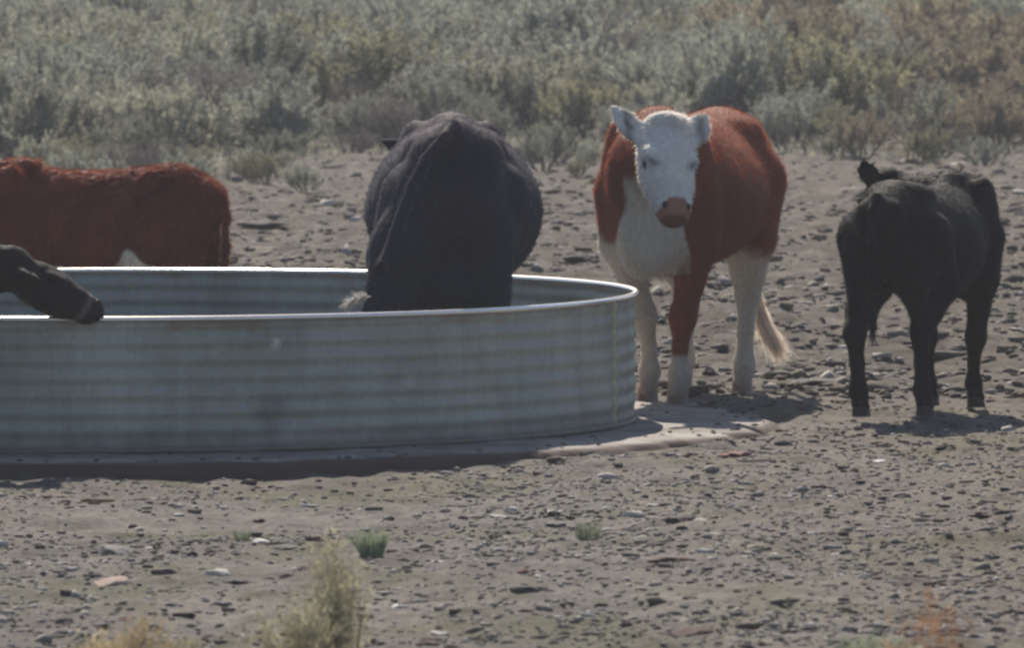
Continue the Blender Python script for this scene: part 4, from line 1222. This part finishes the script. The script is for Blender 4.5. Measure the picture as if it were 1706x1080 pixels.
def put_stone(px, py, wpx, colr, pool, label, group, hpx=None, name='stone', rz=None, thick=1.0):
    p = at(px, py)
    x, y = p.x, p.y
    z = gz(x, y)
    r = math.hypot(x - TC.x, y - TC.y)
    if r < PADR: z = 0.0
    w = wpx / 14500 * y / 2
    o = bpy.data.objects.new(name, pool[random.randrange(len(pool))]); COL.objects.link(o)
    o.scale = (w, w * random.uniform(.75, 1.1), w * thick)
    o.location = (x, y, z + w * 0.08)
    o.rotation_euler = (0, 0, random.choice([0, math.pi]) + random.uniform(-.3, .3))
    o.material_slots[0].link = 'OBJECT'; o.material_slots[0].material = M_st[colr]
    tag(o, label, 'stone' if name in ('stone', 'rock', 'pebble') else 'clod', group)
    return o
fg = 'stones on the bare foreground'
named = [
 (185, 952, 66, 'pinkish', SLAB, 'flat pinkish pale stone at the lower left', 'stone', 1.5),
 (270, 942, 44, 'dark', STN, 'dark grey wedge-shaped stone right of the flat pink stone', 'stone', .8),
 (362, 945, 56, 'pale', SLAB, 'pale flat split stone two stones right of the pink one', 'stone', 1.2),
 (186, 905, 84, 'grey', SLAB, 'large flat grey stone slab with a pale top edge near the left', 'rock', 1.6),
 (286, 906, 28, 'dark', CLOD, 'left dark clod of a row of three above the wedge-shaped stone', 'clod', .8),
 (318, 907, 32, 'dark', CLOD, 'middle dark clod of a row of three above the wedge-shaped stone', 'clod', .8),
 (352, 905, 30, 'brown', CLOD, 'right brownish clod of a row of three above the split stone', 'clod', .8),
 (435, 894, 32, 'white', SLAB, 'small bright white flat stone left of the foreground brush', 'stone', 1.2),
 (468, 889, 22, 'pale', SLAB, 'small pale stone touching the bright white flat stone', 'stone', 1.1),
 (474, 903, 40, 'grey', SLAB, 'thin grey flake just below the bright white stone', 'stone', .8),
 (370, 994, 40, 'grey', STN, 'grey lumpy stone with a pale top at the lower left', 'stone', .8),
 (380, 1003, 28, 'dark', STN, 'dark stone leaning on the grey lumpy stone', 'stone', .8),
 (204, 1017, 36, 'reddish', STN, 'red-brown stone near the bottom left corner', 'stone', .9),
 (166, 1028, 32, 'dark', STN, 'dark round stone left of the red-brown stone', 'stone', .9),
 (310, 1010, 48, 'dark', SLAB, 'long flat dark stone between the red-brown and the lumpy stones', 'stone', .9),
 (476, 942, 34, 'brown', CLOD, 'brown clod left of the tall foreground brush', 'clod', .7),
 (597, 824, 10, 'white', STN, 'tiny white pebble below the middle of the tank', 'pebble', 1),
 (610, 946, 13, 'yellow', STN, 'yellowish pebble right beside the foreground brush', 'pebble', .9),
 (522, 880, 36, 'brown', CLOD, 'brown clod behind the top of the foreground brush', 'clod', .8),
 (296, 826, 24, 'pale', SLAB, 'small pale flake just in front of the tank at the left', 'stone', .9),
 (852, 834, 30, 'pale', SLAB, 'pale chipped stone with a dark clod under it, left of the white flat stone', 'stone', 1.5),
 (830, 842, 34, 'pale', SLAB, 'thin pale flake leaning on the chipped stone', 'stone', .8),
 (922, 838, 38, 'white', SLAB, 'white flat stone in the middle of the foreground', 'stone', 1.3),
 (922, 846, 34, 'dark', CLOD, 'dark clod just below the white flat stone', 'clod', .6),
 (846, 875, 30, 'dark', CLOD, 'dark round clod below the pale chipped stone', 'clod', 1.0),
 (820, 884, 20, 'pale', STN, 'small cream stone left of the dark round clod', 'stone', .8),
 (638, 862, 28, 'dark', CLOD, 'dark clod right of the green tuft behind the brush', 'clod', .8),
 (930, 862, 36, 'grey', CLOD, 'grey broken clod under the white flat stone', 'clod', .8),
 (1086, 838, 28, 'pale', SLAB, 'pale flat stone on the upper side of the right-hand rubble', 'stone', 1.1),
 (1056, 854, 44, 'pale', SLAB, 'pale flat stone at the left end of the rubble', 'stone', 1.2),
 (1010, 877, 15, 'white', STN, 'small cream pebble above right of the round grass tuft', 'pebble', .9),
 (872, 950, 30, 'reddish', STN, 'reddish stone in the middle of the foreground', 'stone', .8),
 (872, 1008, 54, 'dark', STN, 'big smooth dark stone near the bottom middle', 'rock', .75),
 (660, 1012, 26, 'white', STN, 'white and reddish stone right of the foreground brush', 'stone', .8),
 (706, 1018, 44, 'dark', SLAB, 'thin dark flake right of the white and reddish stone', 'stone', .7),
 (980, 1028, 18, 'white', STN, 'white pebble right of the big smooth dark stone', 'pebble', .8),
 (733, 929, 34, 'pale', SLAB, 'pale buried flake above left of the reddish stone', 'stone', .7),
 (727, 1050, 44, 'pale', SLAB, 'pale split stone near the bottom, right of the brush', 'stone', .9),
 (714, 1074, 34, 'brown', STN, 'left one of two brown stones at the bottom edge', 'stone', .8),
 (752, 1079, 30, 'brown', STN, 'right one of two brown stones at the bottom edge', 'stone', .8),
 (1235, 754, 60, 'reddish', CLOD, 'dark red-brown clod in front of the concrete pad end', 'clod', .6),
 (1130, 868, 62, 'dark', CLOD, 'big dark clod in the middle of the rubble', 'clod', .7),
 (1166, 867, 30, 'pale', STN, 'pale stone at the right end of the rubble', 'stone', .8),
 (1140, 882, 14, 'white', STN, 'white pebble below the rubble', 'pebble', .8),
 (1092, 864, 34, 'grey', STN, 'grey stone in the middle left of the rubble', 'stone', .7),
 (1316, 952, 24, 'grey', STN, 'round grey stone alone on the right foreground', 'stone', 1.0),
 (1155, 1068, 78, 'brown', SLAB, 'long brown slab with a pale top near the bottom right', 'rock', 1.4),
 (1296, 828, 26, 'dark', CLOD, 'dark clod left of the half pale stone on the right', 'clod', .8),
 (1346, 835, 32, 'dark', STN, 'dark stone with a pale top on the right foreground', 'stone', .8),
 (1386, 837, 16, 'white', STN, 'white pebble right of the half pale stone', 'pebble', .8),
 (1466, 773, 22, 'white', SLAB, 'white flat pebble in front of the black calf', 'pebble', 1.1),
 (1481, 883, 19, 'white', STN, 'white pebble far right on the foreground', 'pebble', .9),
 (1108, 941, 88, 'brown', CLOD, 'long low brown clod right of centre', 'clod', .45),
 (1283, 1048, 18, 'white', STN, 'white pebble near the bottom right', 'pebble', .8),
 (1366, 1044, 40, 'brown', SLAB, 'thin brown flake near the bottom right', 'stone', .8),
 (525, 388, 44, 'dark', CLOD, 'dark rounded clod behind the tank between calf and black cow', 'clod', .9),
 (978, 434, 58, 'dark', CLOD, 'dark shiny rock behind the tank by the shoulder of the white-faced cow', 'rock', .9),
 (425, 376, 84, 'dark', CLOD, 'long dark clod heap right of the red calf', 'clod', .4),
 (1350, 636, 92, 'dark', CLOD, 'long dark dung heap between white-faced cow and black calf', 'dung', .4),
 (1352, 632, 30, 'pale', SLAB, 'pale chip lying on the long dark dung heap', 'stone', .9),
 (1365, 548, 58, 'dark', CLOD, 'dark dung pile halfway up between cow and black calf', 'dung', .55),
 (500, 436, 66, 'brown', CLOD, 'low brown clod just behind the far rim left of the black cow', 'clod', .4),
 (1400, 668, 34, 'brown', CLOD, 'brown clod next to the left hoof of the black calf', 'clod', .5),
 (1190, 444, 26, 'white', SLAB, 'white chip seen under the belly of the white-faced cow', 'stone', 1.0),
 (1522, 274, 70, 'brown', CLOD, 'reddish brown heap behind the back of the black calf', 'clod', .5),
]
for px, py, w, c, pool, lab, nm, th in named:
    if nm == 'dung': o = put_stone(px, py, w, c, pool, lab, None, name='dung', thick=th); o['category'] = 'dung'
    else: put_stone(px, py, w, c, pool, lab, None, name=nm, thick=th)
# unnamed ones over the open ground
def region(px, py):
    if py > 760: r = 'on the open foreground'
    elif py > 520: r = 'on the churned ground'
    else: r = 'on the bare ground behind the tank'
    if px < 330: c = 'at the left'
    elif px < 620: c = 'left of the middle'
    elif px < 960: c = 'in the middle'
    elif px < 1290: c = 'right of the middle'
    elif px < 1570: c = 'by the black calf' if py < 760 else 'at the right'
    else: c = 'at the far right'
    return r + ' ' + c
k = 0
while k < 215:
    px = random.uniform(-10, 1716)
    py = random.uniform(805, 1085) if random.random() < 0.4 else random.uniform(255, 760)
    p = at(px, py)
    if math.hypot(p.x - TC.x, p.y - TC.y) < PADR + 0.15: continue
    if 440 < py < 760 and px < 1060 and py > 440: 
        if math.hypot(p.x - TC.x, p.y - TC.y) < PADR + 0.6: continue
    u = random.random()
    if u < 0.34: c, pool, nm, word = 'dark', CLOD, 'clod', 'dark clod'
    elif u < 0.60: c, pool, nm, word = 'brown', CLOD, 'clod', 'brown clod'
    elif u < 0.80: c, pool, nm, word = 'grey', STN, 'stone', 'grey stone'
    elif u < 0.93: c, pool, nm, word = 'pale', SLAB, 'stone', 'pale flat stone'
    else: c, pool, nm, word = 'white', STN, 'pebble', 'white pebble'
    w = random.lognormvariate(math.log(16), 0.42) * (1.25 if nm == 'clod' else 0.9)
    if py < 700: w *= 1.2
    size = 'small' if w < 18 else ('middling' if w < 28 else 'large')
    if nm == 'pebble': w = min(w, 14); size = 'tiny'
    put_stone(px, py, w, c, pool, f'{size} {word} {region(px, py)}', 'loose stones and clods on the bare ground', name=nm, thick=random.uniform(.5, .9))
    k += 1
# fine gravel: nobody could count it
def gravel(name, n, cols, smin, smax, seed, label, fgshare=0.6):
    g = np.random.default_rng(seed)
    v0, f0 = ico(1)
    py = np.where(g.uniform(size=n) < fgshare, g.uniform(700, 1100, n), g.uniform(215, 760, n))
    px = g.uniform(-60, 1766, n)
    d_ = CAMZ * 14500 / (py + 134); x = (px - 853) * d_ / 14500
    r = np.hypot(x - TC.x, d_ - TC.y)
    clump = noise2(x / 0.8, d_ / 1.2, seed + 3) + g.uniform(-.35, .35, n)
    ok = (r > PADR + 0.1) & (clump > -0.08)
    x = x[ok]; d_ = d_[ok]; n = len(x)
    z = ground_z(x, d_)
    s = g.uniform(smin, smax, n) * g.uniform(0.6, 1.5, n) * np.where(d_ > 41, 1.7, 0.72) * np.where(g.uniform(size=n) < 0.06, 2.0, 1.0)
    V = v0[None] * (1 + 0.35 * g.normal(size=(n, len(v0), 1)).clip(-1, 1)) * np.stack([s * g.uniform(.8, 1.6, n), s, s * g.uniform(.35, .75, n)], -1)[:, None, :]
    V = V + np.stack([x, d_, z + s * 0.15], -1)[:, None, :]
    F = f0[None] + (np.arange(n) * len(v0))[:, None, None]
    C = np.array(cols)[g.integers(0, len(cols), n)] * g.uniform(.8, 1.2, (n, 1))
    o = link(name, mesh_np(name, V.reshape(-1, 3), F.reshape(-1, 3), False, np.repeat(C, len(v0), 0)), mats=[M_gravel])
    tag(o, label, 'gravel', kind='stuff')
M_gravel = tint_material('gravel_bits', rough=0.9, var=0.15)
gravel('gravel', 34000, [(0.15, 0.135, 0.12), (0.20, 0.185, 0.16), (0.12, 0.10, 0.085), (0.25, 0.23, 0.205), (0.11, 0.10, 0.09), (0.36, 0.33, 0.30)], 0.004, 0.015, 5, 'fine grey gravel and grit scattered over the bare ground')
gravel('dirt_crumbs', 15000, [(0.055, 0.045, 0.042), (0.085, 0.065, 0.055), (0.11, 0.085, 0.07), (0.10, 0.095, 0.07)], 0.006, 0.018, 6, 'dark crumbs of dung and dirt scattered over the bare ground', 0.2)
def pad_dirt():
    g = np.random.default_rng(91); v0, f0 = ico(1); n = 240
    a = g.uniform(0, 6.283, n); rr = PADR + 0.02 - np.abs(g.normal(0, 0.22, n))
    rr = np.maximum(rr, TR + 0.05)
    x = TC.x + rr * np.cos(a); y = TC.y + rr * np.sin(a); s_ = g.uniform(0.004, 0.013, n)
    V = v0[None] * (1 + 0.35 * g.normal(size=(n, len(v0), 1)).clip(-1, 1)) * np.stack([s_ * 1.4, s_, s_ * .5], -1)[:, None, :] + np.stack([x, y, 0.003 + 0 * x], -1)[:, None, :]
    F = f0[None] + (np.arange(n) * len(v0))[:, None, None]
    C = np.array([(0.09, 0.07, 0.055), (0.15, 0.135, 0.12), (0.07, 0.06, 0.055)])[g.integers(0, 3, n)]
    o = link('mud_crumbs', mesh_np('mud_crumbs', V.reshape(-1, 3), F.reshape(-1, 3), False, np.repeat(C, len(v0), 0)), mats=[M_gravel])
    tag(o, 'crumbs of mud and grit along the foot of the tank on the pad', 'dirt', kind='stuff')
pad_dirt()
gravel('white_chips', 420, [(0.65, 0.62, 0.56), (0.5, 0.47, 0.4)], 0.005, 0.011, 8, 'tiny white chips strewn over the bare ground')

# sticks and bones
def stick(name, px, py, Lpx, r, col, label, cat, ang=0.0, seed=1):
    p = at(px, py); g = np.random.default_rng(seed)
    L = Lpx / 14500 * p.y
    n_ = 7; A = 6; V = []; F = []
    for i in range(n_):
        t = i / (n_ - 1) - 0.5
        c = np.array((t * L, g.normal() * r * 0.5, r * 0.8 + abs(g.normal()) * r * 0.3))
        rr = r * (1.0 - 0.35 * (t + .5)) * g.uniform(.85, 1.15) * (0.5 if i in (0, n_ - 1) else 1)
        for k in range(A):
            a = 6.283 * k / A
            V.append(c + (0, math.cos(a) * rr, math.sin(a) * rr))
    for i in range(n_ - 1):
        for k in range(A):
            F.append((i * A + k, i * A + (k + 1) % A, (i + 1) * A + (k + 1) % A, (i + 1) * A + k))
    m = stone_material(name + '_surface', col, 0.2)
    me = mesh_np(name, V, F)
    o = link(name, me, mats=[m])
    o.location = (p.x, p.y, gz(p.x, p.y) + 0.004)
    o.rotation_euler = (0, 0, ang)
    tag(o, label, cat)
stick('bone', 515, 819, 32, 0.008, (0.62, 0.59, 0.54), 'short pale bone lying in front of the middle of the tank', 'bone', -0.2, 1)
stick('stick', 162, 812, 58, 0.010, (0.26, 0.15, 0.08), 'orange-brown stick just in front of the tank at the left edge', 'stick', 0.15, 2)
stick('stick', 1262, 774, 80, 0.007, (0.33, 0.27, 0.22), 'thin pale stick below the red-brown clod on the right', 'stick', 0.6, 3)
stick('stick', 1090, 920, 70, 0.006, (0.30, 0.26, 0.21), 'thin pale twig right of the round grass tuft', 'stick', 0.1, 4)

# ------------------------------------------------------------------ grass tufts and foreground brush
def blades(name, x, y, n_, h, spread, lean, mt, label, cat='grass tuft', width=0.006, seed=1, group=None, zoff=0):
    g = np.random.default_rng(seed)
    az = g.uniform(0, 6.283, n_); rr = spread * np.sqrt(g.uniform(0, 1, n_))
    P = np.stack([np.cos(az) * rr, np.sin(az) * rr, np.zeros(n_)], -1)
    D = np.stack([np.cos(az) * lean * g.uniform(.2, 1, n_), np.sin(az) * lean * g.uniform(.2, 1, n_), np.ones(n_)], -1)
    D /= np.linalg.norm(D, axis=1, keepdims=True)
    v, f, _ = strands(P, D, h * g.uniform(.55, 1.05, n_), width, np.ones((n_, 3)), 0.3, 4, 0.15, seed)
    o = link(name, mesh_np(name, v, f, False), mats=[mt])
    o.location = (x, y, gz(x, y) - 0.004 + zoff)
    tag(o, label, cat, group)
    return o
p = at(981, 909); blades('grass_tuft', p.x, p.y, 110, 0.095, 0.033, 0.25, M_grass, 'round light green grass tuft alone in the right foreground', seed=4)
p = at(619, 922); blades('grass_tuft', p.x, p.y, 140, 0.125, 0.035, 0.45, M_grass, 'blue-green leafy tuft just behind the foreground brush', seed=5, width=0.012)
p = at(402, 882); blades('grass_tuft', p.x, p.y, 60, 0.055, 0.022, 0.6, M_grass, 'tiny dark green tuft above the bright white stone', seed=6)
p = at(1178, 470); blades('grass_tuft', p.x, p.y, 60, 0.07, 0.05, 0.6, M_dry, 'dry tuft seen under the belly of the white-faced cow', seed=7)

def brush(name, x, y, H, Wd, n_stems, mt, mt2, label, seed, cat='shrub', leafl=0.03, leafw=0.007):
    """upright rabbitbrush: stems, and leaves along them"""
    g = np.random.default_rng(seed)
    root = empty(name, (x, y, gz(x, y) - 0.01))
    tag(root, label, cat)
    P = []; D = []; L = []; SV = []; SD = []; SL = []
    for i in range(n_stems):
        az = g.uniform(0, 6.283); rr = g.uniform(0, 1) ** 0.7
        base = np.array((math.cos(az), math.sin(az), 0)) * rr * Wd * 0.25
        top = np.array((math.cos(az) * rr * Wd * 0.5, math.sin(az) * rr * Wd * 0.5, H * g.uniform(0.72, 1.0) * (1 - 0.22 * rr)))
        SV.append(base); dd = top - base; SL.append(np.linalg.norm(dd)); SD.append(unit(dd))
        m_ = int(46 * SL[-1] / 0.4)
        t = g.uniform(0.18, 1.0, m_)
        pos = base + dd * t[:, None] + g.normal(size=(m_, 3)) * 0.014
        ld = unit(dd) * 0.9 + g.normal(size=(m_, 3)) * 0.5
        P.append(pos); D.append(ld); L.append(g.uniform(.6, 1.3, m_) * leafl)
    P = np.concatenate(P); D = np.concatenate(D); L = np.concatenate(L)
    D /= np.linalg.norm(D, axis=1, keepdims=True)
    v, f, _ = strands(P, D, L, leafw, np.ones((len(P), 3)), 0.3, 2, 0, seed)
    link('foliage', mesh_np(name + '_leaves', v, f, False), root, [mt])
    v, f, _ = strands(np.array(SV), np.array(SD), np.array(SL), 0.010, np.ones((len(SV), 3)), 0.08, 4, 0, seed)
    link('stem', mesh_np(name + '_stems', v, f, False), root, [mt2])
    return root
M_stem = mat('brush_stems', (0.36, 0.26, 0.16), 0.9)[0]
def fore(px, ybase, ytop):
    p = at(px, ybase)
    return p.x, p.y, (ybase - ytop) / 14500 * p.y
x, y, h = fore(558, 1150, 852); brush('rabbitbrush', x, y, h, 0.20, 42, M_yel, M_stem, 'tall yellow-green brush standing in the left middle of the foreground', 11)
x, y, h = fore(498, 1165, 935); brush('rabbitbrush', x, y, h, 0.36, 56, M_yel, M_stem, 'shorter greener brush leaning out left of the tall foreground brush', 12)
x, y, h = fore(235, 1180, 985); brush('rabbitbrush', x, y, h, 0.30, 70, M_dry, M_stem, 'straw coloured brush top at the bottom left', 13)
x, y, h = fore(160, 1175, 1000); brush('rabbitbrush', x, y, h, 0.20, 44, M_dry, M_stem, 'pale straw brush top in the bottom left corner', 14)
x, y, h = fore(1552, 1750, 895); brush('rust_bush', x, y, h, 0.20, 46, M_rust, M_stem, 'rust-orange blurred bush in the bottom right corner', 15)
x, y, h = fore(1450, 1140, 1055); brush('low_weed', x, y, h, 0.34, 50, M_grass, M_stem, 'low green weeds at the bottom right left of the rusty bush', 16, 'weed')

# ------------------------------------------------------------------ added haze volume, imitating lens veil over the dark tones
def build_haze():
    lo = (-950, -230, -1.4); hi = (950, 1550, 16.5)
    v = [(x, y, z) for x in (lo[0], hi[0]) for y in (lo[1], hi[1]) for z in (lo[2], hi[2])]
    f = [(0, 1, 3, 2), (4, 6, 7, 5), (0, 4, 5, 1), (2, 3, 7, 6), (0, 2, 6, 4), (1, 5, 7, 3)]
    me = mesh_np('haze', v, f, False)
    m = bpy.data.materials.new('veil_haze'); m.use_nodes = True
    n = m.node_tree.nodes; n.clear()
    o = n.new('ShaderNodeOutputMaterial'); p = n.new('ShaderNodeVolumePrincipled')
    p.inputs['Color'].default_value = (0.86, 0.90, 1.0, 1)
    p.inputs['Density'].default_value = HAZE
    p.inputs['Anisotropy'].default_value = 0.2
    m.node_tree.links.new(p.outputs[0], o.inputs['Volume'])
    ob = link('haze', me, mats=[m])
    tag(ob, kind='stuff', label='added thin bluish haze imitating lens veil over the whole range', cat='haze')
HAZE = 0.0007
build_haze()
